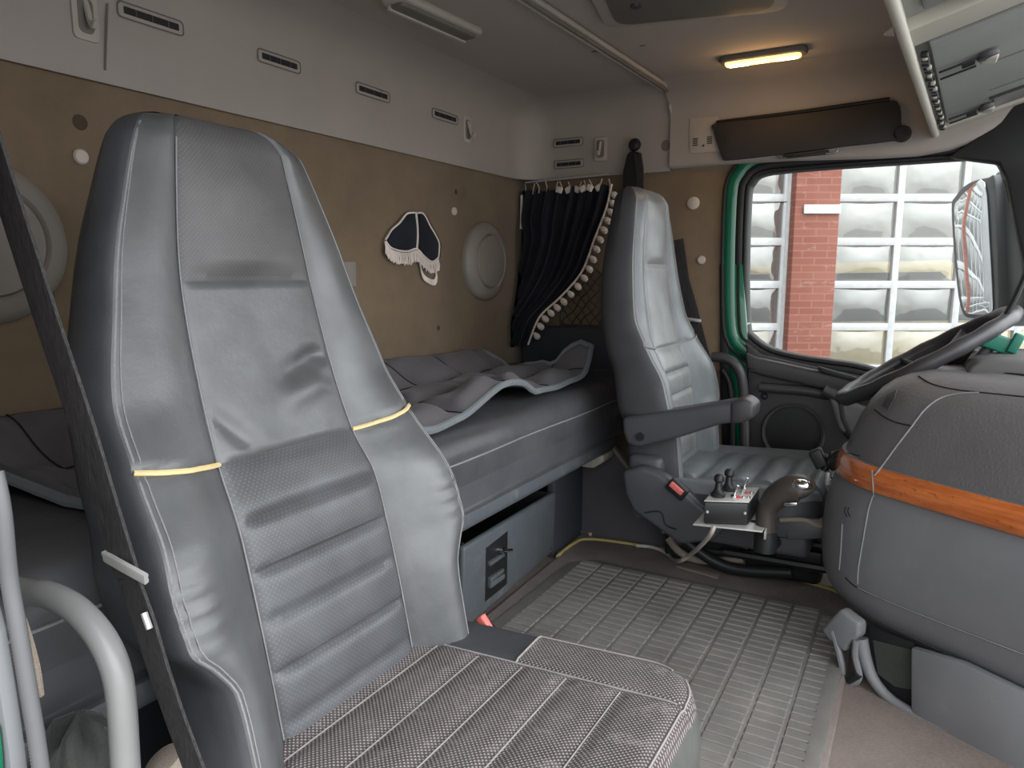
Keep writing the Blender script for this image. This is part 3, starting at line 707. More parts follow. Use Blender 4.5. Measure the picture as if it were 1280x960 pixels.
for k in range(12):
    s = (k+.5)/12; p = rows[0][int(s*NCC)]+V((0, -.004, 0)); t_ = MB()
    t_.tube([p+V((0, 0, -.012)), p+V((.004, -.004, .006)), p+V((-.002+.01*math.sin(k*2), 0, .026))], .0022, 6); t_.build('curtain_hook', 'cap', o)
hd = MB()
for k in (5, 6, 7, 8, 9, 10):
    s = (k+.4)/12; p = rows[1][int(s*NCC)]; hd.rbox(p+V((0, -.012, .002)), (.024, .010, .022), .004, rot=Matrix.Rotation(.5*math.sin(k*3), 3, 'Y'))
hd.build('white_heading_tape', 'fringe', o)
tag(MB().tube([V((.03, CY-.015, 1.182)), V((.36, CY-.015, 1.190))], .004, 8).build('curtain_track', 'steel'), 'thin curtain track under the side header', 'rail')
# net
o = MB()
x0_, x1_, z0_, z1_ = .165, .40, .660, .87
def ndl(k, s):
    pts = []
    for i in range(41):
        x = x0_+(x1_-x0_)*i/40; z = z0_+s*(x-x0_)*1.15+k
        if z0_-.002 <= z <= z1_: pts.append(V((x+.003*math.sin(z*90), WY-.012-.004*math.sin(x*50), z+.003*math.sin(x*80))))
    return pts
for i in range(-6, 12):
    for s in (1, -1):
        p = ndl((i*.043 if s > 0 else i*.043+.02), s)
        if len(p) > 2: o.tube(p, .0023, 5)
o.tube([V((x0_, WY-.014, z0_)), V((x0_, WY-.014, z1_))], .004, 6).tube([V((x0_, WY-.014, z0_)), V((x1_, WY-.014, z0_))], .003, 6)
tag(o.build('storage_net', 'leather_knob'), 'dark diamond mesh storage net on the felt below the curtain fringe', 'net')
# ---------------------------------------------------------------- black belt guide on the side header
o = thing('belt_guide', 'black upper seat belt guide with webbing above the driver headrest', 'seat belt', (.43, WY-.03, 1.1))
gp = onY([(783, 192), (789, 188), (799, 190), (802, 210), (801, 262), (778, 262), (778, 215)], WY-.05)
MB().prism(gp, (0, .03, 0), .008, 3).build('belt_cover', 'black', o)
p = on(791, 180, 'y', WY-.05); MB().lathe([(0, 0), (.020, 0), (.022, .008), (.018, .018), (.008, .022), (0, .022)], p+V((0, .025, 0)), (0, -1, 0), 24).build('anchor_cap', 'black', o)
st_ = [on(a, b, 'y', WY-.055) for a, b in ((797, 192), (800, 225), (797, 262))]
MB().strap(st_, (1, 0, 0), .025, .004).build('webbing', 'strap', o)
# little latch and dark belt beside the driver's seat
o = thing('driver_belt_latch', 'dark seat belt with small metal latch hanging right of the driver headrest', 'seat belt', (.7, 2.40, .5))
MB().strap([on(a, b, 'y', 2.40) for a, b in ((845, 300), (852, 350), (862, 385), (871, 420), (884, 470))], (1, 0, 0), .05, .005).build('webbing', 'strap', o)
p = on(867, 400, 'y', 2.39); MB().rbox(p, (.05, .012, .012), .004, rot=Matrix.Rotation(.1, 3, 'Y')).build('latch_plate', 'steel', o)

# ---------------------------------------------------------------- bunk
o = thing('bunk', 'long grey leather sleeping bunk along the rear wall with a metal front bar', 'bunk', (.26, 1.4, 0))
prof = [(.012, .42), (.015, .345), (.03, .335), (.25, .335), (.505, .335), (.515, .345), (.522, .40), (.524, .452), (.519, .475), (.500, .497), (.46, .508), (.30, .512), (.03, .512), (.015, .50)]
PP = spline([(a, 0, b) for a, b in prof], 5, True)
def bsec(y, k=0): return [V((p.x+k*(.26-p.x), y, p.z+k*(.42-p.z))) for p in PP]
rows = [bsec(.32, .06), bsec(.325, .02), bsec(.34)]
for i in range(1, 60):
    y = .34+(2.40-.34)*i/60; r = bsec(y)
    for p in r:
        if p.z > .45: p.z += .004*math.sin(y*9+p.x*6)
        if p.x > .5: p.x += .003*math.sin(y*11)
    rows.append(r)
rows += [bsec(2.42), bsec(2.43, .02), bsec(2.435, .06)]
m = MB().grid(rows, cu=True); m.cap(rows[0]); m.cap(rows[-1]); mt = m.build('mattress', 'bunk_leather', o, 50)
bb = m.bvh()
MB().tube([V((.5255+.003*math.sin(y*11), y, .452)) for y in [.34+2.06*i/60 for i in range(61)]], .0022, 6).build('front_seam', 'stitch_grey', mt)
fm = MB().grid([[V((.5165+.0025+.003*math.sin(y*11)+q*.006*(1-abs(2*q-1)), y, .345+q*.10)) for q in (0, .1, .5, .9, 1)] for y in [.34+2.06*i/60 for i in range(61)]]); fm.build('front_panel', 'bunk_front', o)
MB().prism([V((.49, .30, .300)), V((.528, .30, .300)), V((.532, .30, .310)), V((.532, .30, .336)), V((.49, .30, .336))], (0, 1.80, 0), .003).build('front_bar', 'blue', o)
MB().prism([V((.36, 2.0, .255)), V((.50, 2.0, .255)), V((.535, 2.0, .28)), V((.535, 2.0, .30)), V((.36, 2.0, .30))], (0, .09, 0), .006).build('hinge_bracket', 'cable', o)
# fixed panels around the bunk
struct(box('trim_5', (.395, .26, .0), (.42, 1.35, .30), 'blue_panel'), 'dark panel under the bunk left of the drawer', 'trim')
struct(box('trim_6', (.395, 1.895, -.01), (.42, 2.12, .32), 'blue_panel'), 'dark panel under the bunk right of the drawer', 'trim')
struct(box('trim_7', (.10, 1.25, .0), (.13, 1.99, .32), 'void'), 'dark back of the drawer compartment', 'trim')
t8 = MB().prism([V((.42, 2.10, -.01)), V((.72, 2.10, -.01)), V((.72, 2.10, .12)), V((.60, 2.10, .22)), V((.50, 2.10, .33)), V((.42, 2.10, .33))], (0, .03, 0), .004)
struct(t8.build('trim_8', 'carpet_panel'), 'carpeted side panel between drawer and driver seat base', 'trim')
tb = MB().tube([V((.50, 2.097, .33)), V((.60, 2.097, .22)), V((.72, 2.097, .12))], .006, 6); struct(tb.build('trim_9', 'tan'), 'beige edge of the carpeted side panel', 'trim')
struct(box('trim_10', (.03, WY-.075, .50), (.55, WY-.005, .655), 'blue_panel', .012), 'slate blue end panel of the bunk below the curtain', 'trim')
q = on(728, 650, 'x', .421); tag(MB().lathe([(0, 0), (.006, 0), (.005, .003), (0, .003)], q, EX, 12).build('screw_head', 'black'), 'small dark screw in the panel right of the drawer', 'screw')
# ---------------------------------------------------------------- quilted cover on the bunk
o = thing('quilted_cover', 'rumpled grey quilted cover with pale binding lying on the bunk', 'blanket', (.25, 1.4, .515))
fe = [(.52, .10), (.535, .28), (.56, .40), (.62, .445), (.8, .45), (1.05, .47), (1.19, .485), (1.28, .480), (1.40, .465), (1.55, .455), (1.68, .450), (1.80, .448), (1.95, .455), (2.08, .46)]
lift = [(.50, .0), (.62, .0), (1.10, .015), (1.22, .0), (1.32, .002), (1.44, .022), (1.56, .048), (1.66, .036), (1.74, .004), (1.85, .002), (1.95, .008), (2.03, .018), (2.065, .055), (2.085, .10)]
NR, NK = 46, 150
rows = []; rows2 = []
qy = [.62, .86, 1.10, 1.34, 1.58, 1.82, 2.04]; qx = [.0, .16, .32]
for j in range(NK+1):
    y = .52+(2.085-.52)*j/NK
    xf = interp(y, [a for a, b in fe], [b for a, b in fe]); lf = interp(y, [a for a, b in lift], [b for a, b in lift]); row = []; row2 = []
    for i in range(NR+1):
        s = i/NR; x = .012+(xf-.012)*s
        z = .520+lf*sm((s-.35)/.65)*s+.075*gs(x, .10)*(1-.2*sm((y-1.5)/.5))
        z += .004*math.sin(y*7+1)*math.sin(x*12)*sm(s*3)*.5
        d = min([abs(y-q) for q in qy]+[abs(x-q) for q in qx[1:]])
        puff = .024*(1-gs(d, .030)); dd = min(s, 1-s)*xf
        z += puff*sm(dd/.05)+.004*math.sin(y*31+x*17+2*math.sin(x*14))*sm(dd/.06)+.0012*math.sin(y*41+x*23)
        yy = y+.02*math.sin(x*9)*sm(s)
        row.append(V((x, yy, z+.012))); row2.append(V((x, yy, z)))
    rows.append(row); rows2.append(row2)
m = MB().grid(rows); m.grid(rows2); ring = lambda R_: R_[0]+[r[-1] for r in R_[1:]]+R_[-1][-2::-1]+[r[0] for r in R_[-2:0:-1]]
m.grid([ring(rows), ring(rows2)], cu=True); m.build('quilt', 'quilt', o, 0)
for q in qx[1:]:
    MB().tube([min(rows[j], key=lambda p: abs(p.x-q))+V((0, 0, .001)) for j in range(0, NK+1, 2) if rows[j][-1].x > q+.02], .0018, 5).build('quilt_seam', 'dark_stitch', o)
for q in qy:
    j = round((q-.52)/(2.085-.52)*NK); MB().tube([rows[j][i]+V((0, 0, .001)) for i in range(0, NR+1, 2)], .0018, 5).build('quilt_seam', 'dark_stitch', o)
edge = [r[-1]*.5+q[-1]*.5 for r, q in zip(rows, rows2)]
pth = [ (rows[0][i]+rows2[0][i])*.5 for i in range(0, NR, 3)]+edge[::2]+[(rows[-1][i]+rows2[-1][i])*.5 for i in range(NR-1, 0, -3)]
MB().tube(pth, .0085, 8).build('binding', 'quilt_edge', o)
# ---------------------------------------------------------------- drawer
o = thing('drawer', 'open slate grey drawer with keyed latch under the bunk', 'drawer', (.44, 1.62, 0))
fa = [V((.462, 1.330, .012)), V((.428, 1.880, .016)), V((.432, 1.885, .201)), V((.466, 1.335, .219))]
nn = (fa[1]-fa[0]).cross(fa[3]-fa[0]).normalized()
if nn.x < 0: nn = -nn
dfm = MB().prism(fa, nn*-.02, .008, 3); df = dfm.build('drawer_front', 'blue', o)
dn = nn
def dp(px, py, off=0): return onp(px, py, fa[0]+nn*off, nn)
lt = [dp(a, b, -.0005) for a, b in ((607, 685), (634, 664), (633, 730), (606, 752))]
lt = [p-nn*.003 for p in lt]
MB().prism(lt, nn*.0050, .001).build('latch_recess', 'black', o)
kp = dp(624, 687, .001)
k1 = MB().tube([kp, kp+nn*.012], .008, 12).tube([kp+nn*.01, kp+nn*.03+V((0, .014, 0))], .004, 8, flat=2.0)
k1.build('key', 'chrome', o)
fin = MB()
for pts in (((609, 702), (627, 690), (627, 694), (609, 707)), ((609, 722), (626, 710), (626, 714), (609, 727)), ((609, 727), (627, 716), (627, 722), (609, 735))):
    fin.prism([dp(a, b, .0) for a, b in pts], nn*.010, .001)
fin.build('latch_grip', 'blue', o)
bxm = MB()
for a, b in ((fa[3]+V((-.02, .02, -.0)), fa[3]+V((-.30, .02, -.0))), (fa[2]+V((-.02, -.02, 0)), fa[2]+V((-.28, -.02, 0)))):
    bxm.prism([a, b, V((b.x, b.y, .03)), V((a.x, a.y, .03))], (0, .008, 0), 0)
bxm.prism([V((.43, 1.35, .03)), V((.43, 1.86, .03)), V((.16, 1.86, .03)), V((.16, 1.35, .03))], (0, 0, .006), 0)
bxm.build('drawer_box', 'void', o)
# ---------------------------------------------------------------- floor mats
o = thing('carpet_mat', 'brown carpet mat with yellow stitched edge beneath the rubber mat', 'mat', (.85, 1.4, -.01))
co = [on(a, b, 'z', .0) for a, b in ((697, 697), (716, 682), (737, 676), (800, 684), (900, 703), (1000, 728), (1050, 744), (1066, 758), (1068, 775))]
out = spline(co, 5)+[V((1.262, 1.60, 0)), V((1.262, .5, 0)), V((.43, .5, 0)), V((.46, 1.3, 0))]
m = MB().prism([p+V((0, 0, -.012)) for p in out], (0, 0, .016), .004); cmat = m.build('carpet', 'carpet', o)
MB().tube([p+V((0, 0, .004)) for p in spline(co, 5)], .006, 6).build('stitched_edge', 'yellow_edge', o)
q = [on(a, b, 'z', .004) for a, b in ((845, 709), (850, 707), (900, 719), (897, 724))]
MB().prism(q, (0, 0, .004), .001).build('mat_label', 'tan', o)
tn = MB().prism([V((.36, 2.16, -.03)), V((.36, 1.9, -.03)), V((.50, 1.95, -.03)), V((.60, 2.02, -.03)), V((1.28, 2.08, -.03)), V((1.30, 2.4, -.03)), V((.7, 2.4, -.03))], (0, 0, .028), .006)
tag(tn.build('floor_liner', 'tan'), 'dusty tan floor liner showing behind the mat edge', 'liner')
o = thing('rubber_mat', 'dirty grey rubber mat with rows of rectangular cells on the floor', 'mat', (.88, 1.2, .004))
mc = [on(a, b, 'z', .006) for a, b in ((742, 701), (1044, 776))]
Lx, Rx = .495, 1.252
far = lambda x: 1.925-(x-.52)*.02
base = MB().prism([V((Lx, .60, .0045)), V((Rx, .60, .0045)), V((Rx, 1.60, .0045)), V((1.20, 1.88, .0045)), V((.56, 1.90, .0045)), V((Lx, 1.84, .0045))], (0, 0, .006), .002); base.build('mat_sheet', 'rubber', o)
cl = MB()
cw, ch = .0655, .0275
for i in range(11):
    x = .525+i*cw
    for j in range(45):
        y = 1.872-j*ch
        if y < .68 or x > 1.205: continue
        if (i == 9 and 26 <= j <= 29) or (x > 1.14 and y > 1.85): continue
        if i == 9 and j == 25: cl.rbox((x+cw*.5, y-ch*2.5, .0105), (cw-.007, ch*5-.006, .006), .0018, 1); continue
        cl.rbox((x+cw*.5, y-ch*.5, .0105), (cw-.007, ch-.005, .006), .0018, 1)
cb = cl.build('mat_cells', 'rubber', o, 30)
MB().prism([V((1.225, .60, .009)), V((1.252, .60, .009)), V((1.252, 1.60, .009)), V((1.225, 1.66, .009))], (0, 0, .005), .002).build('mat_border', 'rubber', o)

# ---------------------------------------------------------------- dashboard centre section
o = thing('dashboard', 'grey grained dashboard bulging beside the mat with a glossy wood band', 'dashboard', (1.6, 1.7, -.01))
plan = [(1.30, 2.12), (1.245, 1.98), (1.215, 1.86), (1.222, 1.775), (1.255, 1.705), (1.305, 1.650), (1.40, 1.582), (1.525, 1.500), (1.70, 1.388), (1.90, 1.26)]
ps = spline([(a, b, 0) for a, b in plan], 8)
pn = []
for i, p in enumerate(ps):
    t = (ps[min(i+1, len(ps)-1)]-ps[max(i-1, 0)]).normalized(); pn.append(V((t.y, -t.x, 0)) if (V((t.y, -t.x, 0))).dot(V((-.5, -.87, 0))) > 0 else V((-t.y, t.x, 0)))
LV = [(.0, -.035), (.06, -.030), (.10, -.010), (.135, .022), (.16, .032), (.20, .038), (.26, .040), (.32, .036), (.37, .024), (.393, .014), (.3935, .020), (.398, .0245), (.42, .020), (.441, .012), (.445, .008), (.4455, .0), (.48, -.010), (.52, -.024), (.56, -.044), (.59, -.066), (.61, -.090), (.625, -.120), (.634, -.160), (.639, -.22), (.640, -.32)]
def drow(z, off):
    r = []
    for p, nn_ in zip(ps, pn):
        q = p+nn_*off; r.append(V((q.x, q.y, z)))
    return r
def dsurf(lv): return MB().grid([drow(z, f) for z, f in lv])
lowm = dsurf(LV[2:10]); low = lowm.build('lower_panel', 'dash_low', o, 60)
wdm = dsurf(LV[9:15]); wd = wdm.build('wood_band', 'wood', o, 60)
upm = dsurf(LV[14:]); up = upm.build('upper_pad', 'dash', o, 60)
kick = dsurf([(-.02, -.06), (.0, -.055), (.08, -.045), (.115, -.02), (.12, .012)]); kk = kick.build('kick_panel', 'dash_low', o, 60)
allm = MB(); [allm.add(q.v, q.f) for q in (lowm, wdm, upm)]
bv = allm.bvh()
def dseam(pix, r=.0022, mat='stitch_grey', nm='panel_seam', par=None, lift=.0005): return seam_on(bv, pix, r, nm, mat, par or o, 8, lift)
dseam([(1093, 594), (1100, 586), (1122, 556), (1139, 534), (1156, 512), (1175, 498), (1198, 492), (1224, 491)])
dseam([(1058, 566), (1075, 570)], .0012, 'dark_stitch')
dseam([(1093, 512), (1105, 521), (1120, 528), (1138, 532)], .0016, 'dark_stitch')
dseam([(1148, 470), (1165, 480), (1195, 487), (1240, 492), (1290, 497)], .0016, 'dark_stitch')
dseam([(1091, 620), (1085, 640), (1078, 680), (1073, 710), (1072, 730)], .0018)
dseam([(1053, 655), (1051, 690), (1049, 712)], .0022)
dseam([(1057, 722), (1072, 735), (1110, 752), (1180, 780), (1290, 822)], .0018, 'dark_stitch')
dseam([(1072, 735), (1110, 752), (1180, 780), (1290, 822)], .0012, 'stitch_grey', lift=.002)
dseam([(1090, 588), (1092, 621)], .0016, 'stitch_grey', 'band_joint')
for dx_ in (0, 4):     # small moulded mark
    dseam([(1057+dx_, 634), (1056+dx_, 640), (1059+dx_, 646)], .0012, 'dark_stitch', 'moulded_mark')
# dash cap and main body running to the windscreen
cap_ = [V((p.x+nn_.x*-.24, p.y+nn_.y*-.24, .630)) for p, nn_ in zip(ps, pn)]
m = MB().prism(cap_[::3]+[V((1.98, 1.45, .63)), V((1.98, 2.42, .63)), V((1.45, 2.42, .63))], (0, 0, .012), .006); m.build('dash_top', 'dash_cap', o)
m = MB().prism([V((1.40, 1.70, .45)), V((1.95, 1.50, .45)), V((1.95, 2.44, .45)), V((1.50, 2.44, .45))], (0, 0, .17), .03); m.build('dash_body', 'dash', o)
hp = [on(a, b, 'y', 1.80) for a, b in ((1208, 466), (1215, 458), (1225, 452), (1245, 449), (1300, 450), (1300, 475), (1208, 475))]
MB().prism(hp, (0, .22, 0), .01, 3).build('instrument_hood', 'dash_cap', o)
# switch niche on the upper pad
q = [cast(bv, a, b, .001) for a, b in ((1103, 507), (1110, 493), (1122, 487), (1119, 499), (1111, 512))]
MB().prism(q, (-.0015, -.002, .001), .0005).build('switch_niche', 'dark', o)
# storage pocket with its lip and the hook
P0 = V((1.335, 1.60, 0)); DN = V((-.488, -.873, 0))
def pk(px, py, off=0.0): return onp(px, py, P0+DN*off, DN)
pl = [pk(a, b, .012) for a, b in ((1088, 783), (1143, 803), (1145, 888), (1120, 880), (1098, 858), (1086, 830))]
MB().prism(pl, DN*.004, .002).build('pocket_recess', 'void', o)
pl = [pk(a, b, .014) for a, b in ((1092, 800), (1140, 812), (1142, 862), (1120, 858), (1098, 842))]
MB().prism(pl, DN*.004, .002).build('pocket_back', 'bag', o)
lip = spline([pk(a, b, .030) for a, b in ((1076, 798), (1082, 825), (1092, 850), (1112, 873), (1145, 893), (1180, 910), (1235, 937), (1300, 972))], 6)
MB().tube(lip, [.014-.008*i/len(lip) for i in range(len(lip))], 10).build('pocket_lip', 'dash_low', o)
pl = [pk(a, b, .018) for a, b in ((1145, 806), (1210, 825), (1300, 868), (1300, 975), (1230, 938), (1165, 905), (1145, 893))]
MB().prism(pl, DN*.020, .006).build('side_trim', 'dash_low', o)
pl = [pk(a, b, .02) for a, b in ((1036, 783), (1060, 757), (1085, 775), (1084, 792), (1072, 800), (1066, 812), (1045, 795))]
MB().prism(pl, DN*.03, .008, 3).build('corner_trim', 'dash_low', o)
g_ = thing('assist_hook', 'dark bent plastic hook hanging off the dashboard corner above the mat edge', 'hook', pk(1050, 855, .03))
MB().tube(spline([pk(a, b, .045) for a, b in ((1041, 788), (1046, 805), (1052, 830), (1055, 850), (1066, 854), (1074, 845), (1069, 820), (1070, 800))], 6), .007, 8).build('hook_arm', 'dash_low', g_)
MB().tube(spline([pk(a, b, .050) for a, b in ((1060, 850), (1068, 846), (1073, 842))], 5), .009, 8).build('hook_tip', 'black', g_)
# phone cradle and ignition keys on the rear nose
o = thing('phone_cradle', 'black folding phone cradle fixed to the dash nose above the ignition', 'phone holder', V((1.21, 1.84, .43)))
cpt = on(1030, 575, 'y', 1.85)
MB().rbox(cpt+V((-.012, 0, .003)), (.030, .03, .046), .005, rot=Matrix.Rotation(-.5, 3, 'Y')).build('clamp_jaw', 'black', o)
MB().tube(spline([on(a, b, 'y', 1.85) for a, b in ((1030, 588), (1038, 575), (1050, 566), (1060, 568))], 5), .009, 10).build('cradle_arm', 'black', o)
MB().lathe([(0, 0), (.022, 0), (.026, .01), (.018, .022), (0, .022)], on(1048, 577, 'y', 1.86), (-1, -.3, .2), 24).build('cradle_base', 'black', o)
o = thing('ignition_switch', 'chrome ignition switch with hanging keys on the rear side of the dashboard', 'ignition', V((1.21, 1.84, .36)))
MB().lathe([(0, 0), (.019, 0), (.019, .012), (.012, .016), (0, .016)], on(1042, 605, 'y', 1.84), (-1, -.5, .1), 24).build('lock_barrel', 'chrome', o)
MB().rbox(on(1035, 598, 'y', 1.83), (.012, .012, .034), .004).build('key', 'steel', o)
MB().tube([on(1042+6*math.cos(t*.6), 620+9*math.sin(t*.6), 'y', 1.83) for t in range(11)], .003, 6, closed=True).build('key_ring', 'chrome', o)
MB().rbox(on(1040, 634, 'y', 1.83), (.014, .006, .036), .003).build('key', 'steel', o)
# ---------------------------------------------------------------- steering wheel
o = thing('steering_wheel', 'black steering wheel seen nearly edge on above the dashboard', 'steering wheel', (1.34, 2.085, .65))
A_, B_ = on(1056, 495, 'y', 2.085), on(1265, 392, 'y', 2.085)
wc = (A_+B_)/2; e1 = (B_-A_).normalized(); rad = (B_-A_).length/2+.004; e2 = EY; ax = e1.cross(e2).normalized()
if ax.z < 0: ax = -ax
MB().tube([wc+e1*(rad*math.cos(t))+e2*(rad*math.sin(t)) for t in [2*PI*i/64 for i in range(64)]], [.0185+.0012*math.cos(i*PI/2) for i in range(64)], 14, closed=True, up=ax).build('rim', 'door_plastic', o)
hb = MB().lathe([(0, -.075), (.055, -.075), (.085, -.055), (.092, -.030), (.085, -.015), (.05, -.008), (0, -.006)], wc, ax, 32); hb.build('hub', 'dark', o)
for a in (.3, PI-.3, PI+.55, -.55):
    d = e2*math.cos(a)+e1*math.sin(a)*-1
    MB().tube([wc+d*.06-ax*.035, wc+d*.13-ax*.024, wc+d*(rad-.004)-ax*.002], [.026, .020, .014], 10, flat=.4, up=ax).build('spoke', 'door_plastic', o)
MB().tube([wc-ax*.06, wc-ax*.20+V((.08, 0, -.03)), V((1.55, 2.085, .40))], [.05, .055, .06], 16).build('column', 'dark', o)
# things on the dash behind the wheel
o = thing('mount_arm', 'grey rod with a green clamp standing on the dashboard', 'mount', on(1215, 462, 'y', 1.95))
MB().tube([on(1212, 462, 'y', 1.95), on(1250, 418, 'y', 1.95)], .012, 12).build('rod', 'dark', o)
cpt = on(1245, 428, 'y', 1.945)
MB().rbox(cpt, (.085, .03, .036), .005, rot=Matrix.Rotation(.35, 3, 'Y')).build('clamp', 'green_clamp', o)
MB().rbox(cpt+V((.035, -.012, .0)), (.02, .02, .045), .004, rot=Matrix.Rotation(.35, 3, 'Y')).build('clamp_screw', 'green_clamp', o)
o = MB().tube(spline([on(a, b, 'y', 1.98) for a, b in ((1247, 412), (1255, 398), (1263, 384), (1270, 370), (1276, 357), (1284, 340))], 5), .0065, 8)
tag(o.build('gooseneck_cable', 'black'), 'black coiled gooseneck cable rising past the wheel rim at the right edge', 'cable')

# ---------------------------------------------------------------- driver's door and body frame
def offset_loop(P, d):      # polygon in the x-z plane, grow outwards
    k = len(P); A = sum(P[i].x*P[(i+1) % k].z-P[(i+1) % k].x*P[i].z for i in range(k)); sg = 1 if A > 0 else -1; out = []
    for i in range(k):
        t = (P[(i+1) % k]-P[i-1]).normalized(); out.append(P[i]+V((t.z, 0, -t.x))*d*sg)
    return out
def ringframe(P, d0, d1, y0, y1, name, mat, par):
    a, b = offset_loop(P, d0), offset_loop(P, d1)
    A0 = [V((p.x, y0, p.z)) for p in a]; A1 = [V((p.x, y1, p.z)) for p in a]; B0 = [V((p.x, y0, p.z)) for p in b]; B1 = [V((p.x, y1, p.z)) for p in b]
    bev = min(.006, abs(d1-d0)*.3); am = offset_loop(P, d0+bev); bm_ = offset_loop(P, d1-bev)
    AM = [V((p.x, y0-.004, p.z)) for p in am]; BM = [V((p.x, y0-.004, p.z)) for p in bm_]
    return MB().grid([A1, A0, AM, BM, B0, B1], cu=True, cv=True).build(name, mat, par, 50)
GY = 2.50
win_px = [(937, 246), (942, 229), (953, 219), (985, 214), (1060, 208), (1150, 202), (1228, 197), (1243, 200), (1253, 213), (1262, 250), (1275, 300), (1300, 400)]
wl = onY(win_px, GY)+[V((1.80, GY, .45))]+onY([(1180, 488), (1086, 459), (1040, 451), (1000, 445), (965, 436), (943, 421), (935, 405), (934, 330)], GY)
wl = spline(wl, 4, True)
door = thing('door_1', 'driver side door with green frame, black gasket and dark inner trim', 'door', (1.2, GY, 0)); door['kind'] = 'structure'
ringframe(wl, -.004, .010, 2.470, 2.53, 'window_gasket', 'gasket', door)
ringframe(wl, .010, .032, 2.466, 2.53, 'window_gasket', 'gasket', door)
ringframe(wl, .032, .066, 2.462, 2.54, 'green_frame', 'green', door)
ringframe(wl, .066, .077, 2.458, 2.54, 'door_seal', 'gasket', door)
gl_ = MB(); gl_.cap([V((p.x, 2.507, p.z)) for p in offset_loop(wl, .004)]); gl_.build('pane', 'glass', door)
# thin dark top edge and the little printed mark in the pane's corner
MB().tube(onY([(975, 253), (979, 253), (984, 252)], 2.503), .0016, 5).build('pane_marking', 'black', door)
tp = onY([(932, 428), (950, 443), (1000, 455), (1060, 467), (1100, 476), (1330, 540)], 2.44)
lower = tp+[V((1.95, 2.44, -.3)), V((.83, 2.44, -.3)), on(936, 560, 'y', 2.44)]
MB().prism(lower, (0, .06, 0), .008, 3).build('door_panel', 'door_plastic', door)
lg = onY([(930, 440), (945, 447), (1000, 459), (1060, 471), (1330, 545), (1330, 575), (1060, 494), (1000, 481), (950, 470), (932, 462)], 2.41)
MB().prism(lg, (0, .05, 0), .012, 3).build('window_ledge', 'door_plastic', door)
gr = onY([(1022, 458), (1030, 460), (1100, 480), (1100, 487), (1030, 467), (1022, 463)], 2.405); MB().prism(gr, (0, .01, 0), .002).build('ledge_groove', 'black', door)
for k, yy in enumerate((459.5, 463, 466.5)):
    MB().tube(onY([(936, yy), (941, yy+.6), (944, yy+.8)], 2.408), .0012, 5).build('moulded_mark', 'dark', door)
sp = on(991, 541, 'y', 2.44)
MB().lathe([(.094, 0), (.098, .010), (.093, .016), (.086, .014), (.084, .006)], sp, (0, -1, 0), 48, closed=False).build('speaker_ring', 'door_plastic', door)
MB().lathe([(.086, .004), (.06, .006), (.0, .007)], sp, (0, -1, 0), 40, closed=False).build('speaker_grille', 'black', door)
pl_ = spline(onY([(1030, 487), (1050, 500), (1056, 525), (1075, 548), (1140, 560)], 2.42), 6)
MB().tube(pl_, .022, 12).build('moulded_ridge', 'door_plastic', door)
pl_ = spline(onY([(1035, 494), (1010, 489), (975, 486), (950, 484)], 2.428), 6)
MB().tube(pl_, .016, 12).build('moulded_ridge', 'door_plastic', door)
ap = onY([(1034, 494), (1058, 500), (1110, 520), (1180, 540), (1180, 590), (1070, 553), (1048, 538)], 2.40); MB().prism(ap, (0, .04, 0), .012, 3).build('armrest', 'dash_low', door)
q = on(956, 495, 'y', 2.437); MB().lathe([(0, 0), (.010, 0), (.011, .006), (.007, .012), (0, .013)], q, (0, -1, 0), 16).build('lock_button', 'black', door)
gpl = onY([(908, 330), (928, 330), (936, 440), (940, 620), (922, 620), (912, 480)], 2.462)
struct(MB().prism(gpl, (0, .08, 0), .005).build('trim_14', 'green'), 'green painted door pillar below the window corner', 'trim')
spl = onY([(899, 330), (908, 330), (912, 480), (922, 640), (906, 640), (900, 480)], 2.460)
struct(MB().prism(spl, (0, .08, 0), .004).build('trim_15', 'gasket'), 'black seal strip left of the green door pillar', 'trim')
# grab handle on the pillar
o = MB().tube(spline(onY([(890, 446), (908, 448), (921, 458), (928, 476), (930, 510), (931, 575)], 2.40), 8), .0165, 14)
tag(o.build('grab_bar', 'door_plastic'), 'dark curved grab bar on the door pillar behind the driver seat', 'grab bar')
o = MB().tube(spline(onY([(903, 462), (912, 480), (915, 520), (915, 580)], 2.44), 8), .012, 12)
tag(o.build('pillar_cable', 'black'), 'black vertical cable sleeve inside the pillar grab handle', 'cable')
# ---------------------------------------------------------------- sun visor and small panel
o = thing('sun_visor', 'long dark brown sun visor folded flat above the driver window', 'visor', (1.0, 2.41, 1.21))
vp = spline(onY([(893, 154), (950, 148), (1030, 138), (1110, 126), (1122, 128), (1126, 140), (1126, 165), (1120, 175), (1060, 182), (990, 191), (912, 200), (903, 198), (898, 185), (891, 162)], 2.42), 4, True)
vs = MB().prism(vp[::2], (0, .016, 0), .005, 2).build('visor_board', 'visor', o, 30)
MB().tube(onY([(896, 153), (1000, 140), (1112, 124)], 2.432), .006, 8).build('hinge_rod', 'black', o)
cpp = onY([(979, 193), (1036, 187), (1036, 192), (979, 198)], 2.416); MB().prism(cpp, (0, .018, 0), .002).build('mirror_grip', 'black', o)
MB().tube(spline(onY([(1032, 192), (1043, 191), (1047, 187)], 2.414), 4), .0025, 6).tube(spline(onY([(970, 195), (975, 198), (983, 197)], 2.414), 4), .0025, 6).build('clip_wire', 'chrome', o)
MB().lathe([(0, 0), (.022, 0), (.024, .01), (.018, .03), (0, .03)], on(1128, 168, 'y', 2.44), (0, -1, 0), 20).build('hinge_knob', 'black', o)
o = thing('microphone_panel', 'small grey slotted panel tucked beside the sun visor', 'panel', (.67, WY-.03, 1.25))
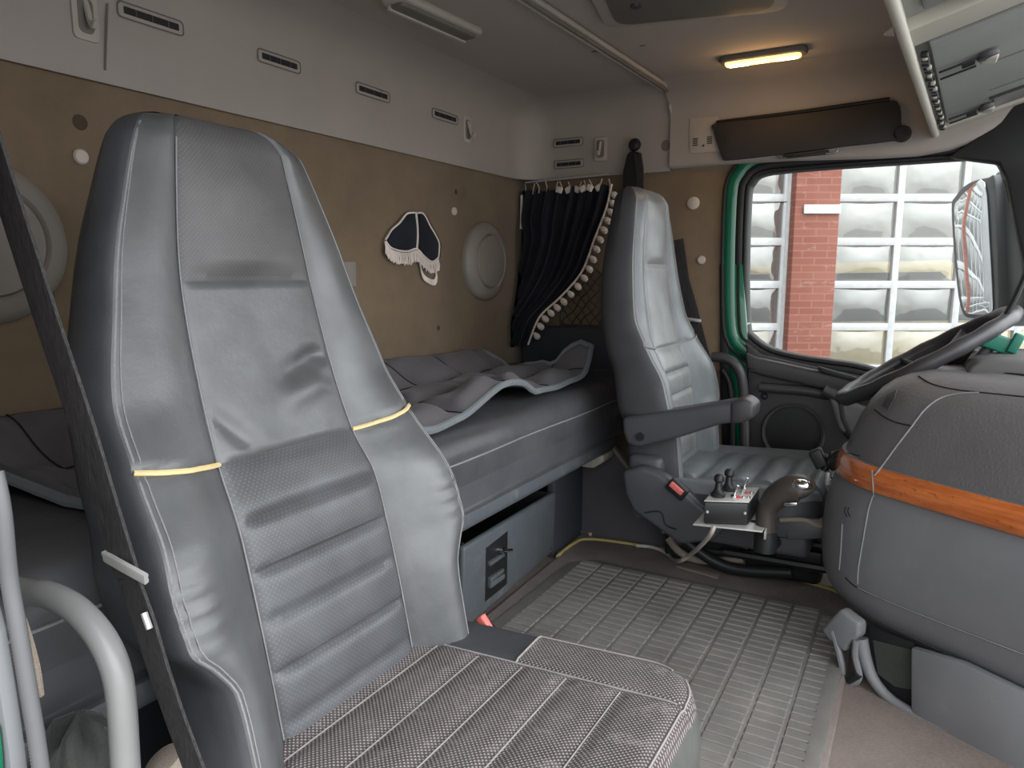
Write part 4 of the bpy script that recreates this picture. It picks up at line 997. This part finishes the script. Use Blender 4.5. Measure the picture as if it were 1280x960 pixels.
pp_ = spline(onY([(862, 152), (866, 148), (894, 146), (899, 150), (902, 184), (899, 189), (866, 191), (862, 187)], WY-.032), 3, True)
MB().prism(pp_, (0, .016, 0), .003).build('panel_plate', 'header_light', o)
for cx in (869, 887):
    for k in range(4): MB().tube([on(cx-3, 174+k*2.6-(cx-869)*.14, 'y', WY-.0335), on(cx+3, 173.4+k*2.6-(cx-869)*.14, 'y', WY-.0335)], .0017, 5).build('slot', 'slot', o)
MB().lathe([(0, 0), (.004, 0), (.003, .002), (0, .002)], on(879, 182, 'y', WY-.032), (0, -1, 0), 12).build('screw', 'dark', o)
# ---------------------------------------------------------------- overhead console above the windscreen
o = thing('overhead_console', 'grey green overhead storage console with cream edge at the top right', 'console', (1.5, 1.8, 1.24))
A0, B0 = V((1.342, 2.405, 1.236)), V((1.270, 1.05, 1.236))
mid = lambda t: A0+(B0-A0)*t+V((-.0, 0, 0))*0
SL = V((1, .05, .31))
def cpnt(t, s, dz=0): return mid(t)+SL*s+V((0, 0, dz))
nrm = ((B0-A0).cross(SL)).normalized()
if nrm.z > 0: nrm = -nrm
def slab(t0, t1, s0, s1, th, name, mat, off=0, r=.004, par=None):
    return MB().prism([cpnt(t0, s0)+nrm*off, cpnt(t1, s0)+nrm*off, cpnt(t1, s1)+nrm*off, cpnt(t0, s1)+nrm*off], nrm*-th, r).build(name, mat, par or o)
slab(-.01, 1.0, .0, .52, .03, 'console_tray', 'console', -.022)
m = MB(); E_ = [mid(t/20)+V((-.004, 0, 0)) for t in range(-1, 21)]
m.tube(E_, .0095, 10); m.prism([E_[0]+V((-.01, 0, 0)), E_[-1]+V((-.01, 0, 0)), E_[-1]+V((.004, 0, .20)), E_[0]+V((.004, 0, .20))], (.012, 0, 0), .003); m.build('edge_rail', 'cream', o)
sep = .69
slab(sep-.035, sep+.035, .0, .52, .03, 'divider', 'cream', .0)
slab(-.03, .006, .0, .52, .03, 'end_rail', 'cream', -.002)
ld = slab(.02, sep-.07, .028, .52, .012, 'locker_lid', 'console', -.006, .004)
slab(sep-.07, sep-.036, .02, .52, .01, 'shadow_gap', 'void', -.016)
slab(sep+.05, 1.0, .10, .52, .02, 'locker_lid', 'console', -.002)
slab(sep+.06, 1.0, .030, .085, .012, 'side_slot', 'bag', -.012)
# hinge latches of the lid
for t in (.075, .46):
    c = cpnt(t, .075)+nrm*.0
    fr1 = (SL).normalized(); fr2 = (B0-A0).normalized()
    m = MB(); m.prism(plane_pts(c, fr1, fr2, [(-.045, .03), (.02, .03), (.02, .026), (-.045, .026)]), nrm*.004, .0005)
    m.prism(plane_pts(c, fr1, fr2, [(-.045, -.03), (.02, -.03), (.02, -.034), (-.045, -.034)]), nrm*.004, .0005)
    for k in (-.008, .010): m.prism(plane_pts(c, fr1, fr2, [(-.005, k), (.018, k), (.018, k+.005), (-.005, k+.005)]), nrm*.004, .0005)
    m.build('hinge_slot', 'slot', ld)
    MB().rbox(c+fr1*.042+nrm*.004, (.030, .05, .012), .005).build('hinge_catch', 'cream', ld)
    MB().lathe([(0, 0), (.020, 0), (.018, .008), (0, .009)], c+fr1*.040+fr2*.022, nrm, 18, rx=.8).build('catch_recess', 'dark', ld)
m = MB(); rg = random.Random(3)
for k in range(26):
    t = .015+.6*k/26; m.rbox(cpnt(t, .014+.004*rg.random())+nrm*(-.002), (.014, .014+.010*rg.random(), .012), .004)
m.build('worn_seal', 'black', o)['kind'] = 'stuff'
m = MB()
for k in range(12): m.rbox(cpnt(.03+.6*k/12+.01*rg.random(), .016+.004*rg.random())+nrm*(.002), (.009, .016, .008), .003)
m.build('seal_residue', 'cream', o)['kind'] = 'stuff'
# lid mouldings, symbol and the handle recess
for s0, t0, t1 in ((.13, .20, .40), ):
    for t in (t0, t1):
        MB().tube([cpnt(t, .12)-nrm*.005, cpnt(t, .50)-nrm*.005], .0015, 5).build('lid_groove', 'lamp_off', ld)
m = MB()
for k in range(3):
    s = .20+.011*k; m.tube(spline([cpnt(.15+.05*q, s+.004*math.sin(q*PI*2))-nrm*.0045 for q in (0, .25, .5, .75, 1)], 4), .0014, 5)
m.build('embossed_symbol', 'lamp_off', ld)
slab(.035, .13, .13, .52, .004, 'handle_recess', 'steel', -.003, .002, ld)
slab(.13, .14, .12, .52, .004, 'recess_lip', 'dark', -.001, .001, ld)
MB().sphere(cpnt(.075, .245)+nrm*.004, .018, (1.0, 1.3, .6), 12).build('catch_knob', 'cream', ld)
tt = on(1122, 42, 'z', 1.30); tag(MB().prism([on(1104, 45, 'z', 1.30), on(1117, 34, 'z', 1.30), on(1119, 46, 'z', 1.30)], (0, 0, .006), .002).build('loose_tab', 'cream'), 'loose pale plastic tab sticking out of the overhead console edge', 'tab')

# ---------------------------------------------------------------- control box, lever, cable
PZ = .255
o = thing('control_box', 'black control box with joysticks and toggles on a metal plate beside the driver seat', 'control box', (.97, 1.80, .2))
pz = lambda a, b, z=PZ: on(a, b, 'z', z)
plq = [pz(866, 655), pz(884, 636), pz(958, 641), pz(962, 652), pz(953, 664)]
plate = MB().prism(plq, (0, 0, -.004), .0012).build('mounting_plate', 'steel', o)
for a, b in ((943, 652), (951, 656)): MB().lathe([(0, 0), (.010, 0), (.010, .001), (0, .001)], pz(a, b, PZ), EZ, 14).build('plate_hole', 'void', plate)
pf = [pz(952, 641, PZ), pz(960, 655, PZ), pz(961, 657, PZ), pz(961, 663, PZ)]
fx = [on(955, 664, 'z', PZ), on(962, 645, 'z', PZ)]
MB().prism([fx[0], fx[1], fx[1]+V((0, 0, -.05)), fx[0]+V((0, 0, -.02))], (.004, 0, 0), .001).build('plate_flange', 'steel', plate)
b0, b1, b2 = pz(879, 655, PZ+.001), pz(935, 657, PZ+.001), pz(948, 637, PZ+.001)
bh = .054
e1_ = (b1-b0); e2_ = (b2-b1); b3 = b0+e2_
MB().prism([b0, b1, b2, b3], (0, 0, bh), .005).build('box_body', 'black', o)
lidz = V((0, 0, bh+.001))
e1n, e2n = e1_.normalized(), e2_.normalized()
MB().prism([b0+lidz, b1+lidz, b2+lidz, b3+lidz], (0, 0, .003), .001).build('box_lid', 'steel', o)
def bt(u, v): return b0+e1_*u+e2_*v+lidz+V((0, 0, .003))
for u, v in ((.22, .30), (.34, .72)):
    p = bt(u, v); j = MB().lathe([(0, 0), (.017, 0), (.018, .006), (.012, .012), (.009, .020), (.008, .034), (.012, .038), (.012, .048), (.007, .054), (0, .055)], p, EZ+e2n*.1, 18); j.build('joystick', 'black', o)
for u, v in ((.58, .28), (.66, .85)):
    p = bt(u, v); MB().lathe([(0, 0), (.008, 0), (.008, .004), (.004, .006), (.003, .014), (.0045, .030), (0, .032)], p, EZ+e1n*.3, 12).build('toggle_switch', 'chrome', o)
for i in range(3):
    for k in range(2):
        p = bt(.70+.11*i, .25+.32*k); MB().lathe([(0, 0), (.005, 0), (.005, .004), (0, .005)], p, EZ, 10).build('push_button', 'red' if (i, k) in ((0, 0), (1, 1)) else 'chrome', o)
for u, v in ((.08, -.01), (.92, -.01)):
    p = b0+e1_*u+V((0, -.001, .03)); MB().sphere(p, .004, n=8).build('corner_screw', 'steel', o)
o = thing('drive_lever', 'brown leather lever with chrome tip standing beside the black control box', 'lever', on(962, 690, 'y', 1.80))
kp_ = spline(onY([(957, 668), (957, 645), (961, 632), (972, 620), (988, 612), (1003, 612), (1010, 619)], 1.735), 6)
rr_ = [.030*(.9 if i < 12 else 1) * (1-.0*i) for i in range(len(kp_))]
MB().tube(kp_, [interp(i/(len(kp_)-1), [0, .3, .5, .8, .93, 1], [.022, .024, .030, .035, .028, .012]) for i in range(len(kp_))], 14).build('grip', 'leather_knob', o)
c = on(1000, 611, 'y', 1.72); MB().sphere(c+V((.002, -.002, .010)), .024, (1.05, .8, .6), 14).build('chrome_tip', 'chrome', o)
MB().rbox(on(988, 630, 'y', 1.705), (.03, .006, .008), .002, rot=Matrix.Rotation(-.2, 3, 'Y')).build('trigger', 'chrome', o)
MB().tube(onY([(957, 664), (957, 676), (956, 688)], 1.735), [.026, .027, .027], 12).build('boot', 'black', o)
q0 = on(956, 682, 'y', 1.735); MB().tube([q0, q0+V((0, .06, -.02)), V((q0.x, 1.90, .16))], .016, 10).build('mounting_arm', 'black', o)
o = MB().tube(spline([on(893, 657, 'y', 1.63), on(888, 668, 'y', 1.63), on(876, 682, 'y', 1.69), on(862, 694, 'y', 1.80), on(850, 701, 'y', 1.84), on(840, 699, 'z', .02), on(832, 691, 'z', .013), on(815, 684, 'z', .012), on(795, 682, 'z', .012)], 8), .0055, 8)
tag(o.build('control_cable', 'cable'), 'light grey cable hanging from the control box onto the mat', 'cable')
o = MB().tube(spline([on(a, b, 'z', .006) for a, b in ((713, 672), (720, 666), (732, 664), (738, 668))], 6), .006, 8)
tag(o.build('floor_cable', 'cable'), 'short pale cable end on the floor in the corner by the drawer', 'cable')
# suspension under the driver's seat
o = thing('seat_suspension', 'black scissor suspension and rails under the driver seat', 'seat frame', (1.0, 2.0, -.01))
for pts, th in ((((905, 690), (1035, 712)), .012), (((870, 668), (1010, 690)), .010), (((960, 672), (1040, 685)), .011)):
    MB().tube([on(a, b, 'y', 2.0) for a, b in pts], th, 8).build('rail', 'black', o)
MB().rbox(on(1000, 690, 'y', 2.03), (.12, .06, .035), .005).build('motor_block', 'black', o)
MB().rbox(on(985, 672, 'y', 2.03), (.20, .05, .03), .005).build('slide_block', 'black', o)
MB().rbox((.94, 2.215, .07), (.44, .38, .13), .02).build('bellows', 'void', o)
MB().tube(spline(onY([(1040, 668), (1034, 700), (1026, 712), (1010, 712)], 2.0), 6), .008, 8).build('adjusting_bar', 'black', o)
MB().prism(onY([(975, 652), (1010, 650), (1020, 656), (1030, 661), (1030, 674), (985, 676)], 1.83), (0, .08, 0), .006).build('control_fascia', 'dark', o)
MB().tube(spline(onY([(975, 650), (1005, 650), (1020, 657), (1029, 658)], 1.825), 6), .006, 8).build('fascia_lip', 'tan', o)
for i, (pts, r, mt_, lab) in enumerate(((((832, 663), (852, 680), (900, 690), (960, 690)), .014, 'black', 'black corrugated hose looping under the driver seat'), (((835, 672), (850, 690), (875, 700), (930, 700)), .012, 'tan', 'tan dusty hose lying lowest under the driver seat'), (((828, 664), (870, 664), (910, 674), (935, 684)), .007, 'tan', 'thin tan wire running under the control box'), (((856, 676), (890, 700), (925, 712), (990, 716)), .016, 'black', 'black hose beside the mat edge under the control box'))):
    tag(MB().tube(spline(onY(pts, 2.03-.015*i), 8), r, 10).build('seat_hose', mt_), lab, 'hose', 'hoses under the driver seat')
# ---------------------------------------------------------------- passenger side: belt, tube, door edge
o = thing('seat_belt', 'worn dark seat belt strap running down in front of the left seat edge', 'seat belt', (.6, .38, .1))
bp_ = spline([on(-15, 170, 'y', .37), on(20, 280, 'y', .375), on(62, 410, 'y', .38), (on(102, 530, 'y', .385)), on(138, 650, 'y', .39), on(160, 722, 'y', .392)], 6)
MB().strap(bp_, V((.93, -.06, -.2)), .047, .003).build('shoulder_webbing', 'strap', o)
bp_ = spline([on(160, 722, 'y', .392), on(178, 770, 'y', .395), on(196, 830, 'y', .40), on(220, 900, 'y', .41), on(250, 980, 'y', .415)], 6)
MB().strap(bp_, V((.95, -.12, .1)), .046, .003).build('lap_webbing', 'strap', o)
MB().strap([on(131, 695, 'y', .392), on(150, 706, 'y', .386), on(170, 717, 'y', .382), on(183, 724, 'y', .384)], V((.3, -.2, .9)), .011, .004).build('latch_plate', 'steel', o)
MB().tube([on(180, 766, 'y', .385), on(187, 786, 'y', .385)], .003, 6).build('belt_stop', 'steel', o)
o = MB().tube(spline([on(a, b, 'y', .385) for a, b in ((20, 737), (40, 741), (62, 744), (95, 762), (125, 795), (144, 835), (152, 880), (157, 960), (159, 1010), (160, 1300))], 8), .0138, 16)
tag(o.build('grab_bar', 'tube'), 'thick pale grey curved grab bar at the lower left beside the door seal', 'grab bar')
sl_ = spline([on(a, b, 'y', .267) for a, b in ((-6, 590), (4, 640), (12, 720), (23, 785), (36, 862), (45, 915), (55, 985))], 6)
o = thing('door_seal', 'ribbed grey rubber door seal along the left edge', 'seal', (.9, .255, .3))
sd_ = MB().tube(sl_, .0058, 10).build('seal_bead', 'dark_rubber', o)
m = MB()
for i in range(len(sl_)*3):
    t = i/3; k = min(int(t), len(sl_)-2); p = sl_[k].lerp(sl_[k+1], t-k); m.sphere(p+V((-.0035, -.003, .0)), .0024, n=6)
m.build('seal_ribs', 'dark_rubber', o)['kind'] = 'stuff'
pt = [on(a, b, 'y', .262) for a, b in ((-160, 560), (-25, 600), (-8, 720), (9, 785), (20, 850), (32, 930), (40, 1000), (-160, 1000))]
struct(MB().prism(pt, (0, -.012, 0), .002).build('trim_11', 'grey_pillar'), 'pale grey door pillar edge at the bottom left', 'trim')
pt = [on(a, b, 'y', .249) for a, b in ((-80, 880), (1, 905), (5, 940), (8, 1000), (-80, 1000))]
struct(MB().prism(pt, (0, -.008, 0), .002).build('trim_12', 'green'), 'green painted door sill corner at the bottom left', 'trim')
tag(MB().tube(spline([on(a, b, 'y', .275) for a, b in ((28, 775), (36, 800), (45, 835), (50, 870))], 6), .003, 6).build('trim_cord', 'tan'), 'thin beige cord behind the door seal', 'cord')
# cloth bag in the footwell corner
bgp = V((.60, .39, 0))
rows = []
for i in range(25):
    t = i/24; rr_ = .058*(sm(t/.08)*.4+.6)*math.sqrt(max(0, 1-max(0, (t-.72)/.28)**2)); r = []
    for j in range(36):
        b = 2*PI*j/36; w = 1+.10*math.sin(3*b+t*4)+.06*math.sin(7*b+t*9)
        r.append(bgp+V((rr_*w*math.cos(b), rr_*.8*w*math.sin(b), -.012+.385*t+.012*math.sin(4*b)*t)))
    rows.append(r)
m = MB().grid(rows, cu=True); tag(m.build('cloth_bag', 'bag', None, 0), 'crumpled dark bag on the floor behind the entry handle', 'bag')
# ---------------------------------------------------------------- outside: mirror
o = thing('door_mirror', 'large dark truck door mirror outside the window, reflecting the building', 'mirror', on(1230, 330, 'y', 2.85))
mn = V((-.90, -.43, 0)).normalized(); mc_ = on(1218, 320, 'y', 2.82)
def mpt(px, py, off=0): return onp(px, py, mc_+mn*off, mn)
mp_ = spline([mpt(a, b, .008) for a, b in ((1189, 262), (1194, 245), (1210, 229), (1234, 222), (1243, 225), (1246, 300), (1248, 385), (1240, 398), (1218, 398), (1202, 390), (1194, 340))], 4, True)
MB().prism(mp_, -mn*.05, .012, 3).build('mirror_housing', 'mirror_grey', o)
MB().prism(spline([mpt(a, b, -.02) for a, b in ((1238, 228), (1262, 221), (1271, 240), (1278, 300), (1279, 380), (1262, 396), (1240, 396))], 3, True), -mn*.10, .02, 3).build('mirror_back', 'mirror_grey', o)
gp_ = spline([mpt(a, b, .010) for a, b in ((1194, 265), (1199, 250), (1214, 235), (1232, 228), (1238, 300), (1242, 384), (1236, 392), (1218, 393), (1206, 386), (1199, 340))], 3, True)
MB().prism(gp_, mn*.004, .001).build('mirror_glass', 'mirror', o)
MB().tube([on(1262, 225, 'y', 2.88), on(1262, 190, 'y', 2.8), on(1300, 180, 'y', 2.7)], .018, 10).build('mirror_arm', 'black', o)
o = thing('kerb_mirror', 'small lower mirror with wire outside below the large door mirror', 'mirror', on(1205, 440, 'y', 2.75))
mp2 = spline([on(a, b, 'y', 2.75) for a, b in ((1208, 432), (1220, 422), (1240, 425), (1243, 450), (1236, 470), (1212, 470))], 3, True)
MB().prism(mp2, (.04, .05, 0), .01).build('mirror_housing', 'grey_pillar', o)
MB().prism([on(a, b, 'y', 2.745) for a, b in ((1212, 436), (1222, 428), (1234, 430), (1232, 462), (1216, 464))], (0, .004, 0), .001).build('mirror_glass', 'mirror', o)
MB().tube(spline([on(a, b, 'y', 2.74) for a, b in ((1238, 425), (1226, 435), (1222, 450), (1221, 470))], 5), .006, 6).build('mirror_wire', 'black', o)
# A pillar
pp_ = onY([(1185, 196), (1215, 176), (1250, 150), (1290, 105), (1400, 70), (1400, 200), (1400, 460), (1300, 410), (1272, 295), (1258, 225), (1248, 204)], 2.44)
struct(MB().prism(pp_, (0, .05, 0), .008).build('trim_13', 'gasket'), 'black windscreen pillar at the right edge', 'trim')
# ---------------------------------------------------------------- outside: the building
D = 9.0; B0 = C+FH*D
def bp(px, py, back=0): return onp(px, py, C+FH*(D+back), FH)
def sz(p): q = p-C; return q.dot(RT), p.z
def W(s, z, back=0): return V((C.x, C.y, 0))+FH*(D+back)+RT*s+V((0, 0, z))
GZ = -1.75
def bbox_(s0, s1, z0, z1, d0, d1, mb, r=.004):
    c = W((s0+s1)/2, (z0+z1)/2, (d0+d1)/2); mb.rbox(c, (s1-s0, d1-d0, z1-z0), r, 2, rot=Matrix.Rotation(YAW, 3, 'Z'))
    return mb
sL, sR = sz(bp(987, 220))[0], sz(bp(1039, 220))[0]
sL = (sz(bp(987, 215))[0]+sz(bp(977, 445))[0])/2; sR = (sz(bp(1041, 210))[0]+sz(bp(1032, 445))[0])/2
zr = [sz(bp(1090, q))[1] for q in (247.5, 301, 354.5, 408.5)]; ph = (zr[0]-zr[3])/3
m = MB()
bc = W((sL+sR)/2, (GZ+4.2)/2, .15)
m.rbox((0, 0, 0), (sR-sL, .7, 4.2-GZ), .01); bo = m.build('brick_pillar', 'brick'); bo.rotation_euler = (0, 0, YAW); bo.location = W((sL+sR)/2, GZ, .15)
tag(bo, 'red brick pillar of the building outside between two white doors', 'pillar')
a, b = bp(996, 258), bp(1040, 269); q = MB(); bbox_(sz(a)[0], sR+.0, sz(b)[1], sz(a)[1], -.235, -.205, q); tag(q.build('wall_sign', 'silver'), 'blank pale metal sign plate on the brick pillar', 'sign')
def sect_door(s0, s1, cols, name, lab):
    o = thing(name, lab, 'garage door', W((s0+s1)/2, GZ, 0), 'sectional garage doors')
    zs_ = [zr[0]+ph*k for k in range(-5, 5)]
    fm_ = MB()
    for z in zs_: bbox_(s0, s1, z-.045, z+.045, -.03, .03, fm_)
    for s in cols: bbox_(s-.04, s+.04, zs_[0], zs_[-1], -.032, .032, fm_)
    fm_.build('door_frame', 'white', o)
    cs = sorted(cols)
    for i in range(len(cs)-1):
        for k in range(len(zs_)-1):
            if not (zr[0]-ph*4.5 < zs_[k] < zr[0]+ph*1.5): continue
            lo, hi = cs[i]+.03, cs[i+1]-.03; z0, z1 = zs_[k]+.035, zs_[k+1]-.035; rows = []
            for a in range(9):
                u = -1+a/4; rows.append([W(lo+(hi-lo)*c_/8, z0+(z1-z0)*a/8, .015-.045*(1-u**2)*(1-(-1+c_/4)**2)) for c_ in range(9)])
            MB().grid(rows).build('pane', 'pane', o)
    return o
pw = sz(bp(1122, 228))[0]-sR+.02
cols = [sR+.02+pw*k for k in range(5)]
sect_door(sR, cols[-1], cols, 'garage_door', 'white sectional garage door with window panes right of the brick pillar')
s1 = sz(bp(978, 340))[0]
cols = [s1-pw*k for k in range(5)]
sect_door(cols[-1], s1, cols, 'garage_door', 'white sectional garage door with window panes left of the brick pillar')
bo = copy_thing(bo, W(cols[-1]-(sR-sL)/2, GZ, .15), 'red brick pillar of the building reflected in the door mirror')
cl_ = [cols[-1]-(sR-sL)-pw*k for k in range(5)]
sect_door(cl_[-1], cl_[0], cl_, 'garage_door', 'white sectional garage door reflected in the door mirror')
m = MB(); bbox_(s1-.0, s1+.12, GZ, 4.2, -.05, .08, m); tag(m.build('door_jamb', 'white'), 'white upright door jamb left of the brick pillar', 'jamb')
m = MB(); bbox_(sL-14, sR+10, -1.85, GZ, -12, 12, m, 0); struct(m.build('ground_outside', 'asphalt'), 'grey asphalt yard outside the truck', 'ground')
m = MB(); bbox_(sL-12, sR+8, GZ, 5, 6.0, 6.3, m); struct(m.build('wall_outside', 'garage'), 'pale back wall inside the garage hall', 'wall')
m = MB(); bbox_(sL-9, sR+6, 4.2, 5.5, -.2, .3, m); struct(m.build('wall_fascia', 'brick'), 'brick fascia above the garage doors', 'wall')
def car(s, back, z, mat, lab, k=1.0):
    o = thing('parked_car', lab, 'car', W(s, z, back))
    T_ = lambda a, b, c_: W(s+a*k, z+c_*k, back+b*k)
    prof = [(-2.1, .25), (-2.15, .6), (-2.0, .85), (-1.1, .95), (-.7, 1.4), (.9, 1.45), (1.5, 1.0), (2.1, .9), (2.15, .5), (2.1, .25)]
    m = MB(); rows = []
    for w in (-.85, -.8, -.4, .4, .8, .85):
        sh = 1 if abs(w) < .84 else .93
        rows.append([T_(a*sh, w, c_*sh) for a, c_ in prof])
    m.grid(rows, cu=True); m.cap(rows[0]); m.cap(rows[-1]); m.build('car_body', mat, o)
    for sd in (-.87, .87):
        MB().prism([T_(-.95, sd, .98), T_(-.62, sd, 1.34), T_(.8, sd, 1.36), T_(1.25, sd, 1.0)], FH*.02, .003).build('side_window', 'car_glass', o)
        for a in (-1.3, 1.35): MB().lathe([(0, -.1), (.3, -.1), (.33, -.05), (.33, .05), (.3, .1), (0, .1)], T_(a, sd*.95, .33), FH, 24).build('wheel', 'gasket', o)
car(4.7, 3.4, GZ, 'yellow_car', 'large yellow vehicle blurred behind the panes right of the brick pillar', 1.95)
# ---------------------------------------------------------------- daylight
w = bpy.data.worlds.new('overcast_sky'); S.world = w; w.use_nodes = True; nt = w.node_tree; bg = nt.nodes['Background']
tc = nt.nodes.new('ShaderNodeTexCoord'); sx = nt.nodes.new('ShaderNodeSeparateXYZ'); nt.links.new(tc.outputs['Generated'], sx.inputs[0])
rp = nt.nodes.new('ShaderNodeValToRGB'); e = rp.color_ramp.elements
e[0].position = .42; e[0].color = (.30, .30, .30, 1); e[1].position = .75; e[1].color = (.93, .97, 1, 1)
mth = nt.nodes.new('ShaderNodeMath'); mth.operation = 'MULTIPLY_ADD'; mth.inputs[1].default_value = .5; mth.inputs[2].default_value = .5
nt.links.new(sx.outputs['Z'], mth.inputs[0]); nt.links.new(mth.outputs[0], rp.inputs[0]); nt.links.new(rp.outputs[0], bg.inputs[0])
vd = nt.nodes.new('ShaderNodeVectorMath'); vd.operation = 'DOT_PRODUCT'; vd.inputs[1].default_value = V((.92, .0, .30)).normalized(); nt.links.new(tc.outputs['Generated'], vd.inputs[0])
ms = nt.nodes.new('ShaderNodeMath'); ms.operation = 'MULTIPLY_ADD'; ms.inputs[1].default_value = 3.2; ms.inputs[2].default_value = 1.9; nt.links.new(vd.outputs['Value'], ms.inputs[0])
mn_ = nt.nodes.new('ShaderNodeMath'); mn_.operation = 'MAXIMUM'; mn_.inputs[1].default_value = .8; nt.links.new(ms.outputs[0], mn_.inputs[0]); nt.links.new(mn_.outputs[0], bg.inputs[1])
def portal(c, rot, sx_, sy_):
    l = bpy.data.lights.new('portal', 'AREA'); l.shape = 'RECTANGLE'; l.size = sx_; l.size_y = sy_; l.cycles.is_portal = True
    o = bpy.data.objects.new('daylight_portal', l); COL.objects.link(o); o.location = c; o.rotation_euler = rot
portal((1.35, .20, .55), (PI/2, 0, 0), 1.2, 1.6)
S.view_settings.exposure = 0.62
S.cycles.use_denoising = True
S.cycles.max_bounces = 10; S.cycles.diffuse_bounces = 6; S.cycles.glossy_bounces = 4; S.cycles.transparent_max_bounces = 16; S.cycles.transmission_bounces = 8
S.cycles.sample_clamp_indirect = 6
